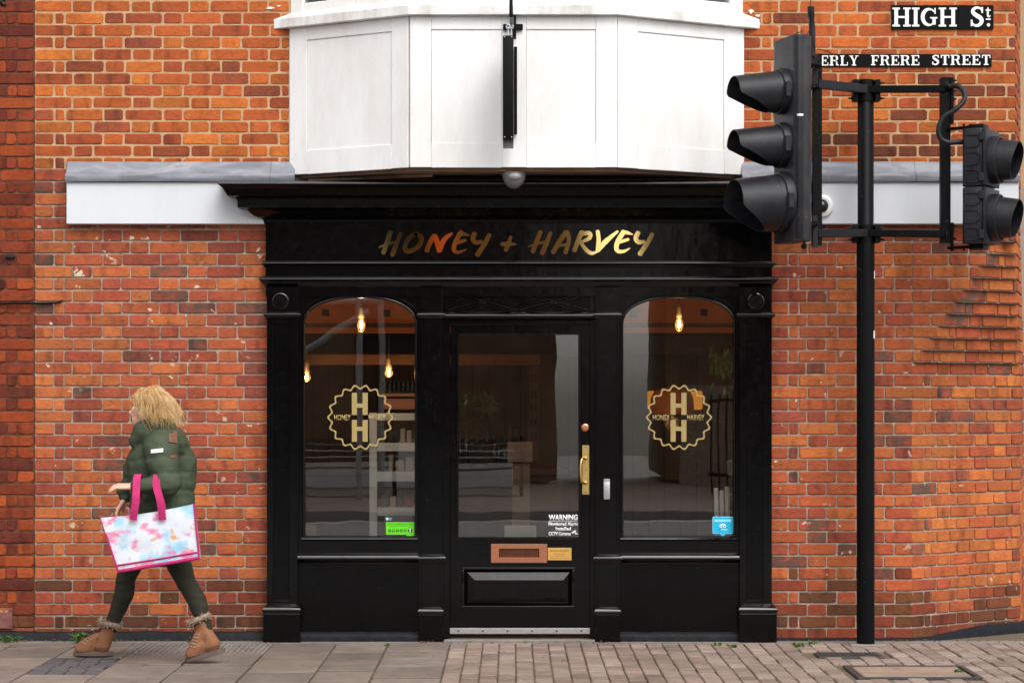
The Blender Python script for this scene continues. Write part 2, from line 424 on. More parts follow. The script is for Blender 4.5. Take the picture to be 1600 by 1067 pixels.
def slab_mat(name, cols, grime):
    m = M(name)
    oi = m.n.new('ShaderNodeObjectInfo'); ge = m.n.new('ShaderNodeNewGeometry')
    rnd = m.math('FRACT', m.math('ADD', oi.outputs['Random'], ge.outputs['Random Per Island']))
    base = m.ramp(rnd, [(i/(len(cols)-1), c) for i, c in enumerate(cols)])
    base = m.mix(1.0, base, m.ramp(m.noise(5,5,0.7), [(0.3,(0.76,0.75,0.74,1)),(0.7,(1.12,1.12,1.1,1))]), 'MULTIPLY')
    base = m.mix(1.0, base, m.ramp(m.noise(1.3,6,0.7,(1,0.5,1),0.7), [(0.36,(0.80,0.79,0.78,1)),(0.52,(1,1,1,1))]), 'MULTIPLY')
    base = m.mix(m.ramp(m.noise(9,2,0.3), [(0.70,0.0),(0.72,0.55)]), base, srgb(70,64,60))
    base = m.mix(m.math('MULTIPLY', m.ramp(m.noise(90,3,0.6), [(0.55,0.0),(0.75,1.0)]), 0.4), base, grime)
    base = m.mix(m.ramp(m.noise(17,3,0.6), [(0.755,0.0),(0.775,0.8)]), base, srgb(176,166,152))
    m.col(base).rough(0.85).spec(0.25); m.bump(m.noise(160,3,0.7), 0.5, 0.003); return m.m
m_slab = slab_mat('concrete_slab', [srgb(*c) for c in [(118,107,99),(130,118,108),(110,101,95),(124,111,102)]], srgb(104,94,86))
m_paver = slab_mat('buff_block', [srgb(*c) for c in [(144,126,115),(124,107,97),(153,136,125),(114,99,90)]], srgb(92,76,66))
m_bluepaver = slab_mat('blue_block', [srgb(*c) for c in [(86,82,86),(96,90,92),(78,75,80)]], srgb(70,66,70))
m_conc = slab_mat('pale_concrete', [srgb(*c) for c in [(138,130,124),(126,120,115)]], srgb(130,122,116))
m_pinkconc = slab_mat('pink_concrete', [srgb(*c) for c in [(152,130,116),(144,123,108)]], srgb(136,112,96))
m_joint = plain('joint_dirt', srgb(92,80,62), 0.95, 0.3, 30, 0.6, bsc=80, bd=0.006)
m_iron = plain('cast_iron', srgb(66,62,62), 0.6, 0.25, 60, 0.9, 0.3, bsc=110, bd=0.006)
m_asphalt = plain('asphalt', (0.20,0.19,0.18,1), 0.9, 0.25, 40, 0.5)
m_kerb = plain('granite_kerb', srgb(140,134,130), 0.85, 0.15, 50, 0.4)
m_leaf = plain('weed_leaf', srgb(76,108,42), 0.6, 0.3, 60, 0)

# ---------------------------------------------------------------- ground
def structure(name, g, mat, bevel=0.0):
    o = g.build(name, mat, None, bevel); o['kind'] = 'structure'; return o
ground = structure('ground', G().box(-60, 60, -60, 60, -0.5, -0.16), m_asphalt)
road = structure('road', G().box(-40, 40, 3.62, 18.0, -0.156, -0.13), m_asphalt)
pavement = structure('pavement', G().box(-8, 8, -1.5, 3.45, -0.155, -0.012), m_joint)
pave_far = structure('pavement', G().box(-20, 20, 18.15, 29.0, -0.155, 0.0), m_slab)
kerb = structure('kerb', G().box(-20, 20, 3.452, 3.6, -0.155, 0.0), m_kerb, 0.015)
structure('kerb', G().box(-20, 20, 18.0, 18.148, -0.155, 0.002), m_kerb, 0.015)

def slab_mesh(w, l, t, j, bev, seed):
    rr = random.Random(seed)
    g = G(); g.box(-w/2+j/2, w/2-j/2, -l/2+j/2, l/2-j/2, -t, 0)
    g.v = [(x+rr.uniform(-1,1)*0.0015, y+rr.uniform(-1,1)*0.0015, z) for x,y,z in g.v]
    return g.mesh('paving', bev)
slab_cache = {}
CROSS = 0.0
def lay(name, x, d, w, l, mat, parent, top=0.0, j=0.012, tilt=0.003, bev=0.003, rot=0.0, kind=None):
    l = l - (0.016 if name == 'paving_block' else 0.016); k = (round(w,2), round(l,2), mat.name, R.randrange(3))
    if k not in slab_cache:
        me = slab_mesh(k[0], k[1], 0.05, j, bev, len(slab_cache)); me.materials.append(mat); slab_cache[k] = me
    o = link(name, slab_cache[k], parent)
    o.location = (x, -d, top + R.uniform(-tilt, tilt)*0.6); o.rotation_euler = (R.uniform(-1,1)*tilt*1.2, R.uniform(-1,1)*tilt*1.2, rot)
    o.scale = (w/k[0], l/k[1], 1)
    return o
# slabs on the left, in columns that run away from the wall
xj = [-4.27,-3.87,-3.47,-3.07,-2.67,-2.27,-1.87,-1.47,-1.08,-0.76,-0.38]
beyond = G()
for i in range(len(xj)-1):
    x0, x1 = xj[i], xj[i+1]; w = x1-x0; xc = (x0+x1)/2
    d = 0.16; first = True
    while d < 3.4:
        l = R.choice([0.40,0.45,0.60]) if not first else R.choice([0.3,0.45,0.55]); first = False
        if -2.35 < xc < -1.47 and d < 0.8: d = 0.82; continue
        if -2.67 <= x0 < -2.3 and 1.02 < d+l and d < 1.85:
            if d < 0.9: l = 1.0 - d
            else: d = 1.86; continue
        l = min(l, 3.44-d)
        if l > 0.05: lay('paving_slab', xc, d+l/2, w, l, m_slab, pavement, tilt=0.004)
        d += l
# narrow dirty strip of mortar between the wall and the slabs
structure('mortar_strip', G().box(-4.3, PX(1600)+0.4, 0.0, 0.155, -0.02, -0.001), m_conc)
# blue block patch with a pale stone strip, among the slabs
for r in range(4):
    for c in range(4):
        w = 0.4/4; lay('paving_block', -2.67+w*(c+0.5)+(0.02 if r%2 else 0)-0.01, 1.0+0.21*(r+0.5), w, 0.21, m_bluepaver, pavement, j=0.008, tilt=0.002)
# ribbed drain channel tiles against the wall
rib = G(); rib.box(-2.36, -1.475, 0.165, 0.80, -0.03, -0.004)
n = 26
for i in range(n):
    x = -2.34 + 0.86*i/n
    rib.add([(x,-0.17,-0.006),(x+0.018,-0.17,-0.006),(x+0.018,-0.79,-0.006),(x,-0.79,-0.006),(x+0.004,-0.17,0.006),(x+0.014,-0.17,0.006),(x+0.014,-0.79,0.006),(x+0.004,-0.79,0.006)],
            [(4,5,6,7),(0,1,5,4),(1,2,6,5),(2,3,7,6),(3,0,4,7)])
rib.build('ribbed_tile', m_conc, pavement)
# buff blocks on the right, stretcher bond running away from the wall; the nearest 300 in view are single parts
cells = []
c = 0; x = -0.38
while x < 3.75:
    d = 0.16 - (0.1 if c % 2 else 0.0)
    while d < 3.4:
        l = min(0.2, 3.44-d); dd = max(d, 0.16); l -= dd-d
        if l > 0.04: cells.append((x+0.05, dd+l/2, 0.1, l))
        d += 0.2
    x += 0.1003; c += 1
TR = (PX(1322, 1.6), PX(1512, 1.6), 1.46, 2.06)     # recessed cover
DC = (PX(1278, 0.93), PX(1380, 0.93), 0.72, 0.98)   # dark grate
def clear(q):
    for a in (TR, DC):
        if a[0]-0.02 < q[0] < a[1]+0.02 and a[2]-0.02 < q[1] < a[3]+0.02: return False
    return True
cells = [q for q in cells if clear(q)]
def inview(q): return GD(1067) > q[1] and abs(q[0])*S(q[1]) < 800
seen = sorted([q for q in cells if inview(q)], key=lambda q: -q[1])
near, rest = seen[:295], seen[295:] + [q for q in cells if not inview(q)]
for q in near: lay('paving_block', q[0], q[1], q[2], q[3], m_paver, pavement, j=0.0055, tilt=0.007, bev=0.005)
g = G()
for q in rest:
    t = R.uniform(-0.002,0.002)
    g.box(q[0]-0.0455, q[0]+0.0455, q[1]-q[3]/2+0.0045, q[1]+q[3]/2-0.0045, -0.05, t)
o = g.build('paving_blocks_beyond', m_paver, pavement, 0.0025); o['kind'] = 'stuff'
# covers
tr = thing('access_cover', ((TR[0]+TR[1])/2, -(TR[2]+TR[3])/2, 0), 'rectangular inspection cover filled with pinkish concrete inside a dark steel rim', 'inspection cover')
g = G(); e = 0.03
g.box(TR[0],TR[1],TR[2],TR[2]+e,-0.05,0.004).box(TR[0],TR[1],TR[3]-e,TR[3],-0.05,0.004)
g.box(TR[0],TR[0]+e,TR[2]+e,TR[3]-e,-0.05,0.0035).box(TR[1]-e,TR[1],TR[2]+e,TR[3]-e,-0.05,0.0035)
g.build('rim', m_iron, tr, 0.003)
G().box(TR[0]+0.045,TR[1]-0.045,TR[2]+0.045,TR[3]-0.045,-0.05,0.001).build('infill', m_pinkconc, tr, 0.006)
dc = thing('drain_cover', ((DC[0]+DC[1])/2, -(DC[2]+DC[3])/2, 0), 'small dark cast iron cover in the block paving by the signal pole', 'drain cover')
G().box(DC[0],DC[1],DC[2],DC[3],-0.05,0.0).build('plate', m_iron, dc, 0.004)
g = G()
for i in range(14):
    for k in range(5):
        xx = DC[0]+0.03+(DC[1]-DC[0]-0.06)*i/13; dd = DC[2]+0.04+(DC[3]-DC[2]-0.08)*k/4
        g.box(xx-0.008,xx+0.008,dd-0.012,dd+0.012,-0.002,0.005)
o = g.build('studs', m_iron, dc); o['kind'] = 'stuff'

# ---------------------------------------------------------------- brick walls
PITCH = 0.0753; ZREF = PZ(566)                       # a bed joint level with the lowest corbel
K0 = -23; 
def zc(k): return ZREF + k*PITCH                     # underside of course k
HB = 0.0645
brick_cache = {}
def brick_geo(L, seed, rag):
    rr = random.Random(seed); h = HB
    def outline(inset):
        c1 = 0.006*rag
        pts = []
        for (sx, sz) in ((-1,-1),(1,-1),(1,1),(-1,1)):
            c = c1*rr.uniform(0.4,1.9) if inset == 0 else 0
            pts.append((sx, sz, c))
        return pts
    cor = outline(0)
    def ring(ins, y):
        r = []
        for (sx, sz, c) in cor:
            x = sx*(L/2-ins); z = sz*(h/2-ins)
            a = (x, z - sz*c*0.8); b = (x - sx*c, z)
            r += [a, b] if (sx*sz > 0) else [b, a]
        return [(x, y, z) for x, z in r]
    R0 = ring(0.0032, 0.0); R1 = ring(0.0, 0.0036); R2 = ring(0.0, 0.05)
    jit = [(rr.uniform(-1,1)*0.0012*rag, rr.uniform(-1,1)*0.0012*rag) for _ in range(8)]
    g = G()
    vs = [(p[0]+j[0], p[1]+rr.uniform(0,0.0008)*rag, p[2]+j[1]) for p, j in zip(R0, jit)] + [(p[0]+j[0], p[1], p[2]+j[1]) for p, j in zip(R1, jit)] + R2
    fs = [tuple(range(8))] + [(i+8*k,(i+1)%8+8*k,(i+1)%8+8*k+8,i+8*k+8) for k in range(2) for i in range(8)]
    g.add(vs, fs); return g
def brick_me(L, mat, rag):
    q = round(L*50)/50 or 0.02
    k = (q, mat.name, R.randrange(4))
    if k not in brick_cache:
        me = brick_geo(q, len(brick_cache)*13+5, rag).mesh('brick'); me.materials.append(mat); brick_cache[k] = me
    return brick_cache[k], q
def flemish(L, k, j, closers=True, phase=0.0):
    """brick runs (start, length) filling a course of length L"""
    out = []; s = 0.0; ST, HD, CL = 0.228, 0.112, 0.054
    seq = [ST, HD] if k % 2 else ([HD, CL] if closers else [HD])
    pat = iter(seq); started = []
    nxt = None
    cur = list(seq)
    alt = [ST, HD]; ai = 0
    if k % 2: cur = []
    first = cur + []
    while s < L - 0.004:
        if first: b = first.pop(0)
        else: b = alt[ai % 2]; ai += 1
        b *= R.uniform(0.975, 1.025)
        if s + b > L or L - (s + b + j) < 0.03: b = L - s
        if b > 0.236 and b > 0.26: b, keep = b*0.55, True
        out.append((s, b)); s += b + j
    return out
def put_brick(parent, org, ang, s, L, k, mat, rag=1.0, extra=None, name='brick'):
    """org: 2D start of the wall line (x,y); ang: direction of the line from +X; s: distance along it"""
    c, sn = math.cos(ang), math.sin(ang)
    mid = s + L/2; z = zc(k) + PITCH/2
    out = R.uniform(-0.0018, 0.0018)*rag
    x = org[0] + c*mid + sn*out; y = org[1] + sn*mid - c*out
    if extra is not None:                            # joined far pieces
        g = brick_geo(L, R.randrange(999), rag)
        m = Matrix.Translation((x,y,z)) @ Matrix.Rotation(ang,4,'Z')
        extra.add([m @ Vector(p) for p in g.v], g.f); return None
    me, q = brick_me(L, mat, rag)
    o = link(name, me, parent)
    o.location = (x, y, z + R.uniform(-0.0012,0.0012)*rag)
    o.rotation_euler = (R.uniform(-1,1)*0.006*rag, R.uniform(-1,1)*0.004*rag, ang + R.uniform(-1,1)*0.004*rag)
    o.scale = (L/q, 1, 1)
    return o

def wall(label, x0, x1, k0, k1, mats, mortar, j, parent_x, rag=1.0, fill=flemish, skip=None, closers=True, sub=None):
    t = thing('brick_wall', (parent_x, 0, max(0, zc(k0))), label, 'brick wall')
    for k in range(k0, k1):
        a0 = x0(k) if callable(x0) else x0; a1 = x1(k) if callable(x1) else x1
        for s, L in fill(a1-a0, k, j, closers):
            xa, xb = a0+s, a0+s+L
            if skip and skip(xa, xb, k): continue
            put_brick(t, (a0, 0.0), 0.0, s, L, k, mats(k), rag)
    return t
m_brick_soot = brick_mat('brick_sooty', [srgb(*c) for c in [(150,78,52),(120,64,48),(164,84,54),(98,56,46),(138,70,50)]], 0.05, 0.85)
BX = PX(55)                                          # the straight joint on the left
KB = next(k for k in range(60) if zc(k) > PZ(283))   # first course above the bands
KBAND = next(k for k in range(60) if zc(k+1) > PZ(350))
KTOP = KB + 16
low_mats = lambda k: (m_brick_damp if (k < K0+2 or (k < K0+5 and R.random() < 0.6)) else m_brick_low)
rt_mats = lambda k: (m_brick_damp if (k < K0+3 or (k < K0+6 and R.random() < 0.5)) else m_brick_right)
XB0, XB1 = PX(105), PX(415)
XS = PX(418)                                         # the shopfront's left edge
# left wall below: full courses up to the band, then only the pier to the band's left
w_ll = wall('red brick wall left of the black shopfront, pointed in pale grey and flecked with white', BX, lambda k: XS if k <= KBAND else XB0-0.002, K0, KB, low_mats, m_mortar_low, 0.009, -2.2)
w_lu = wall('orange brick wall with thick cream pointing above the long white board on the left', BX, PX(451), KB, KTOP, lambda k: m_brick_up, m_mortar_up, 0.0135, -2.1, 1.25)
g = G(); g.box(BX-0.002, PX(469), -0.35, -0.0085, -0.05, zc(KB)); g.build('mortar', m_mortar_low, w_ll)
g = G(); g.box(BX-0.002, PX(470), -0.35, -0.0045, zc(KB), 6.2); g.build('mortar', m_mortar_up, w_lu)
# right wall
XRL, XRU = PX(1203), PX(1160)
KC0, NC = 0, 10                                      # corbelled courses
def xcorner(k): return PX(1425) if k < KC0 else (PX(1425) + (k-KC0+1)*0.0515 if k < KC0+NC else PX(1588))
w_rl = wall('red and orange brick wall between the black shopfront and the splayed corner', XRL, lambda k: min(xcorner(k), PX(1425)) if k < KC0+NC else PX(1588), K0, KB, rt_mats, m_mortar_low, 0.010, 2.1, 1.0, skip=lambda a,b,k: k > KBAND+0)
w_ru = wall('orange brick wall with cream pointing behind the two street name signs', XRU, PX(1588), KB, KTOP, lambda k: (m_brick_soot if (k < KB+3 and R.random() < 0.45) or R.random() < 0.03 else m_brick_up), m_mortar_up, 0.0135, 2.4, 1.25)
G().box(PX(1158), PX(1425), -0.35, -0.0085, -0.05, zc(KB)).build('mortar', m_mortar_low, w_rl)
XC = PX(1588); TH = rad(38.5); TB = rad(76)
def bline(x0):                                       # where the 38.5 degree face from (x0,0) meets the far side face
    # side face: x = XC + y/tan(TB);  splay: x = x0 + y/tan(TH)
    y = (XC-x0)/(1/math.tan(TH)-1/math.tan(TB)); return (x0 + y/math.tan(TH), y)
yb = 2.0; back = (XC + yb/math.tan(TB) - 0.009, yb)
G().hprism([(PX(1140),0.0045),(XC-0.009,0.0045),back,(PX(1140),2.0)], zc(KB), 6.2).build('mortar', m_mortar_up, w_ru)
# the splayed corner and its stepped corbels
w_co = thing('brick_corner', (PX(1520), -0.0, 0), 'orange splayed brick corner, brightened as if lit, with stepped corbels reaching out above it', 'brick corner')
g = G(); x0 = PX(1425); bx, by = bline(x0); e = 0.0085
g.hprism([(x0,e),(x0+0.0,e+0.001),(bx-0.010,by+e),back,(x0,2.0)], -0.05, zc(KC0))
for k in range(KC0, KB):
    xk = xcorner(k)
    if k < KC0+NC:
        bx2, by2 = bline(xk); g.hprism([(x0,e),(xk-0.002,e),(bx2-0.010,by2+e),back,(x0,2.0)], zc(k)+0.0002, zc(k+1))
    else:
        g.hprism([(x0,e),(XC-0.009,e),back,(x0,2.0)], zc(k)+0.0002, zc(k+1))
g.build('mortar', m_mortar_low, w_co)
side = G()
for k in range(K0, KB):
    xk = xcorner(k)
    cm = (lambda: m_brick_damp if (k < K0+2 or (k < K0+4 and R.random()<0.5)) else m_brick_cham_lit)
    rk = 1.0
    if k >= KC0 and xk - x0 > 0.02:                  # the flat face of the stepped courses
        ln = xk - x0 - 0.0015
        for s, L in flemish(ln, k+1, 0.010, False): put_brick(w_co, (x0+0.004, 0.0), 0.0, s, L-0.004 if s+L >= ln-0.01 else L, k, m_brick_right if k > 3 else m_brick_cham_lit, rk)
    if k < KC0+NC:
        bx2, by2 = bline(xk); Ls = math.hypot(bx2-xk, by2)
        if Ls > 0.04:
            # a squint: first brick continues the corner without a joint
            for s, L in flemish(Ls-0.002, k, 0.010, True): put_brick(w_co, (xk, 0.0), TH, s+0.001, L, k, cm(), rk)
        bx3, by3 = bx2, by2
    else: bx3, by3 = XC, 0.0
    for s, L in flemish(0.7, k, 0.010, False): put_brick(w_co, (bx3, by3), TB, s+0.002, L, k, m_brick_cham_lit, 1.0, side)
for k in range(KB, KTOP):
    for s, L in flemish(0.7, k, 0.0135, False): put_brick(w_co, (XC, 0.0), TB, s+0.002, L, k, m_brick_up, 1.0, side)
o = side.build('return_bricks', m_brick_cham_lit, w_co); o['kind'] = 'stuff'
# neighbouring older wall on the far left
def old_fill(L, k, j, closers=True):
    out = []; e = L
    pat = [0.215, 0.105, 0.215, 0.215] if k % 2 else [0.100, 0.060, 0.105, 0.110, 0.215]
    i = 0
    while e > 0.02:
        b = min(pat[i % len(pat)]*R.uniform(0.96,1.04), e); out.append((e-b, b)); e -= b + j; i += 1
    return out
w_old = thing('brick_wall', (-3.1, 0, 0), 'dark sooty old brick wall at the far left, beyond the straight joint', 'brick wall')
far = G()
for k in range(K0, KTOP+13):
    for s, L in old_fill(1.5, k, 0.006):
        xa = BX-0.012-1.5+s
        vis = (xa+L)*S(0) > -805 and k < KTOP
        put_brick(w_old, (BX-0.012-1.5, 0.004), 0.0, s, L, k, (m_brick_old if k > K0+1 or R.random()<0.4 else m_brick_damp), 1.7, None if vis else far)
o = far.build('bricks_beyond', m_brick_old, w_old); o['kind'] = 'stuff'
G().box(-6.5, BX-0.003, -0.35, -0.010, -0.05, 6.2).build('mortar', m_mortar_old, w_old)
# core of the facade behind bay and shopfront head, so that daylight cannot leak in
G().box(PX(468), PX(1160), -0.33, -0.02, PZ(300), 6.2).build('core', m_mortar_up, w_lu)

# bitumen skirting along the foot of the walls
def skirting(poly_front, name, parent):
    g = G(); n = len(poly_front)
    vs = []
    for (x, d, z) in poly_front:
        vs += [(x,-d+0.03,z+0.004),(x,-d,z-0.006),(x,-d-0.012,z-0.02),(x,-d-0.012-0.015,-0.02)]
    fs = [(i*4+k, i*4+k+1, (i+1)*4+k+1, (i+1)*4+k) for i in range(n-1) for k in range(3)]
    g.add(vs, fs); g.f.append((0,1,2,3)); g.f.append(((n-1)*4+3,(n-1)*4+2,(n-1)*4+1,(n-1)*4)); return g.build(name, m_bitumen, parent, 0, 50)
pts = [(-5.0+ (XS-0.0+5.0)*i/60, 0.004, 0.062+0.006*noise.noise(Vector((i*0.35,0,0)))) for i in range(61)]
skirting(pts, 'bitumen_skirting', w_ll)
pts = [(PX(1213)+(x0-PX(1213))*i/14, 0.004, 0.022+0.006*noise.noise(Vector((i*0.5,3,0)))) for i in range(15)]
skirting(pts, 'bitumen_skirting', w_rl)
g = G(); pts = []
for i in range(25):
    s = 1.15*i/24; pts.append((x0+math.cos(TH)*s+0.004*math.sin(TH), 0.004-math.sin(TH)*s, 0.022+0.040*min(1,max(0,(s-0.15)/0.5))))
skirting(pts, 'bitumen_skirting', w_co)

# white boards with lead on top
def band(x0, x1, label, seams):
    t = thing('board_band', ((x0+x1)/2, -0.07, PZ(350)), label, 'white board')
    G().box(x0, x1, -0.004, 0.07, PZ(350,0.07), PZ(285,0.07)).build('board', m_board, t, 0.003)
    xs = [x0-0.006] + seams + [PX(462) if x1 < 0 else x1+0.004]
    if x0 > 0: xs[0] = PX(1158)
    zt, zb, zm = PZ(253,0), PZ(284,0.1), PZ(271,0.08)
    for a, b in zip(xs[:-1], xs[1:]):
        n = 14; g = G(); vs = []
        prof = [(0.002,zt),(0.012,zt-0.004),(0.045,zm+0.012),(0.060,zm+0.002),(0.082,zm-0.004),(0.094,zm-0.016),(0.093,zb+0.012),(0.086,zb),(0.060,zb+0.002)]
        for i in range(n+1):
            x = a+0.001+(b-a-0.002)*i/n
            for q,(d,z) in enumerate(prof):
                w = 0.0045*noise.noise(Vector((x*3, q*0.6, 1.7)))
                vs.append((x, -(d+(w if 0<q<8 else 0)), z+w*0.8))
        m_ = len(prof)
        g.add(vs, [(i*m_+q, i*m_+q+1, (i+1)*m_+q+1, (i+1)*m_+q) for i in range(n) for q in range(m_-1)])
        g.f.append(tuple(range(m_))); g.f.append(tuple(n*m_+q for q in range(m_-1,-1,-1)))
        g.build('lead_flashing', m_lead, t, 0, 40)
    return t
band(PX(107), PX(414.6), 'long pale board under grey lead flashing left of the white bay', [PX(424)])
band(PX(1206.6), PX(1588), 'long pale board under grey lead flashing behind the traffic signals', [PX(1428)])
# pale filler closing the hidden gap behind the cornice ends
# weeds
def weed(px, py, label, h, n):
    d = max(0.02, GD(py)); x = PX(px, d)
    t = G(); rr = random.Random(int(px))
    for i in range(n):
        a = rr.uniform(0, 6.28); l = h*rr.uniform(0.4,1.0); sp = rr.uniform(0.2,1.0)*h; w = rr.uniform(0.004,0.009)
        bx_, by_ = x+rr.uniform(-1,1)*h*0.9, -d+rr.uniform(-0.4,0.4)*h*0.3
        tip = (bx_+math.cos(a)*sp, by_+math.sin(a)*sp, l); mid = (bx_+math.cos(a)*sp*0.4, by_+math.sin(a)*sp*0.4, l*0.7)
        px_, py_ = -math.sin(a)*w, math.cos(a)*w
        t.add([(bx_,by_,-0.01),(mid[0]+px_,mid[1]+py_,mid[2]),(mid[0]-px_,mid[1]-py_,mid[2]),tip,(mid[0],mid[1],mid[2]+w*0.6)],
              [(0,1,4),(0,4,2),(1,3,4),(4,3,2),(0,2,1),(1,2,3)])
    o = t.build('weed', m_leaf); tag(o, label, 'weed', 'weeds in the paving'); return o
weed(16, 1003, 'clump of green weeds at the foot of the old dark wall', 0.055, 40)
weed(132, 1004, 'clump of green weeds behind the front boot', 0.075, 44)
weed(606, 1009, 'tiny weed between the slabs under the left shop window', 0.02, 8)
weed(1122, 1008, 'small weed in the paving just left of the right-hand corner plinth', 0.025, 12)
weed(1146, 1011, 'low weed touching the left side of the right-hand corner plinth', 0.022, 14)
weed(1248, 1010, 'weed in the paving between the corner plinth and the signal pole', 0.035, 22)
weed(1270, 1006, 'little weed at the foot of the right wall, nearest the signal pole', 0.03, 12)
weed(1497, 1050, 'weed growing over the right edge of the concrete filled cover', 0.022, 14)
# courses above the frame, joined
for w_, a0, a1 in ((w_lu, BX, PX(451)), (w_ru, XRU, PX(1588))):
    ex = G()
    for k in range(KTOP, KTOP+13):
        for s, L in flemish(a1-a0, k, 0.0135): put_brick(w_, (a0, 0.0), 0.0, s, L, k, m_brick_up, 1.2, ex)
    o = ex.build('bricks_above', m_brick_up, w_); o['kind'] = 'stuff'
# old white paint smeared on the bricks beside the bay
def smear(px, py, w, h, seed, parent):
    rr = random.Random(seed); g = G(); n = 14
    g.prism([(PX(px)+w*math.cos(6.283*i/n)*rr.uniform(0.35,1.1), PZ(py)+h*math.sin(6.283*i/n)*rr.uniform(0.35,1.1)) for i in range(n)], -0.003, 0.0045)
    g.build('paint_smear', m_signwhite, parent)
for i, (a, b_, w, h) in enumerate(((423,13,0.030,0.008),(436,10,0.02,0.006),(430,33,0.012,0.009),(441,34,0.008,0.01))): smear(a, b_, w, h, i, w_lu)
for i, (a, b_, w, h) in enumerate(((1174,18,0.022,0.017),(1184,25,0.018,0.008),(1180,43,0.016,0.004),(1171,41,0.006,0.012))): smear(a, b_, w, h, 9+i, w_ru)
# cable and marker plate on the left
cb = G(); cb.tube([P(-60,477,0.012),P(20,474,0.014),P(70,474,0.014),P(88,473.5,0.014),P(95,471,0.01),P(97,469,-0.01)], 0.0065, 8)
tag(cb.build('cable', m_blackmetal, None, 0, 60), 'thin black cable running along the old dark wall at mid height', 'cable')
mk = thing('marker_plate', (PX(10), -0.02, PZ(982)), 'worn reddish metal marker plate low on the old dark wall', 'plate')
G().pbox(-20, 19, 950, 982, 0.016, 0.0).build('plate', plain('rusty_red_plate', srgb(120,74,66), 0.6, 0.3, 30, 0.3), mk, 0.003)
m_ydot = plain('yellow_dots', srgb(200,130,50), 0.6, 0.2, 40, 0)
g = G()
for px in (2, 10): g.lathe([(0.009,0),(0.009,0.002),(0.001,0.003)], P(px,955,0.016), (0,-1,0), 12)
g.build('dot', m_ydot, mk)
g = G()
for py in (953, 977): g.lathe([(0.006,0),(0.005,0.004),(0.001,0.005)], P(16,py,0.016), (0,-1,0), 10)
g.build('screw', m_iron, mk)
# old fixings and sooty holes in the bricks
hole = G()
hole.ball(P(16,401,0.002), (0.034,0.012,0.016), 12, 6)
tag(hole.build('wall_hole', m_inside), 'dark ragged hole in the old brick wall above the cable', 'hole')

# ---------------------------------------------------------------- white bay window
BAYD = 0.50
bxl, bxr = PX(453,0), PX(1162,0)
bcl, bcr = PX(643,BAYD), PX(962,BAYD)
ZB0, ZB1 = PZ(262,BAYD), PZ(26,BAYD)                 # underside and the line under the sill
bay = thing('bay_window', (0.0, -0.25, ZB0), 'white panelled timber bay projecting over the black shopfront', 'bay window')
faces = [((bxl,0.0),(bcl,-BAYD)), ((bcl,-BAYD),(bcr,-BAYD)), ((bcr,-BAYD),(bxr,0.0))]
def facebox(a, b, s0, s1, z0, z1, out0, out1, name, mat, bevel=0.003):
    """box on the vertical face from a to b: s along it, out = metres proud of the face"""
    u = Vector((b[0]-a[0], b[1]-a[1])); L = u.length; u /= L; nn = Vector((u.y, -u.x))
    A = Vector(a)
    g = G()
    q = [A+u*s0+nn*out0, A+u*s1+nn*out0, A+u*s1+nn*out1, A+u*s0+nn*out1]
    g.hprism([(p.x,p.y) for p in q], z0, z1)
    return g.build(name, mat, bay, bevel)
def along(i, px):                                    # distance along face i of the point seen in photo column px
    a, b = faces[i]; rx = (px-800)/FPX               # x = rx*(CAM_D + y)
    u = Vector((b[0]-a[0], b[1]-a[1])); L = u.length; u /= L
    # a.x+u.x s = rx*(D + a.y + u.y s)
    return (rx*(CAM_D+a[1]) - a[0]) / (u.x - rx*u.y)
G().hprism([(bxl+0.006,-0.0),(bcl+0.004,-BAYD+0.006),(bcr-0.004,-BAYD+0.006),(bxr-0.006,-0.0),(bxr-0.006,0.06),(bxl+0.006,0.06)], ZB0+0.02, ZB1+0.02).build('carcass', m_white, bay)
for i in range(3):
    a, b = faces[i]; L = math.hypot(b[0]-a[0], b[1]-a[1])
    if i == 0: st = [(along(0,454), along(0,481)), (along(0,613.5), along(0,639.5))]; top, bot = (612, 0), 0
    if i == 1: st = [(along(1,640)+0.001, along(1,674)), (along(1,784.5), along(1,822)), (along(1,931), L-0.001)]
    if i == 2: st = [(along(2,964), along(2,995)), (along(2,1130), along(2,1161))]
    zt, zb = PZ(47,BAYD), PZ(224,BAYD)
    for (s0, s1) in st:
        facebox(a, b, max(s0,0.001), min(s1,L-0.001), ZB0, ZB1, 0, 0.0125, 'stile', m_white, 0.0025)
    for (p, q) in zip(st[:-1], st[1:]):
        facebox(a, b, p[1]+0.0006, q[0]-0.0006, zt, ZB1, 0, 0.0117, 'rail', m_white, 0.0025)
        facebox(a, b, p[1]+0.0006, q[0]-0.0006, ZB0-0.002, zb, 0, 0.0121, 'rail', m_white, 0.0025)
        facebox(a, b, p[1]+0.002, q[0]-0.002, zb+0.001, zt-0.001, -0.012, 0.0045, 'panel', m_white, 0.001)
for i in (1, 2):                                       # corner beads close the joints between the faces
    c_ = Vector(faces[i][0]); ua = Vector((faces[i-1][1][0]-faces[i-1][0][0], faces[i-1][1][1]-faces[i-1][0][1])).normalized(); ub = Vector((faces[i][1][0]-faces[i][0][0], faces[i][1][1]-faces[i][0][1])).normalized()
    na, nb = Vector((ua.y,-ua.x)), Vector((ub.y,-ub.x)); o_ = 0.0118
    pa, pb = c_-ua*0.004+na*o_, c_+ub*0.004+nb*o_; pm = c_+(na+nb)*(o_/(1+na.dot(nb)))
    G().hprism([tuple(pa), tuple(pm), tuple(pb), tuple(c_+ub*0.004), tuple(c_-ua*0.004)], ZB0+0.001, ZB1-0.001).build('corner_bead', m_white, bay)
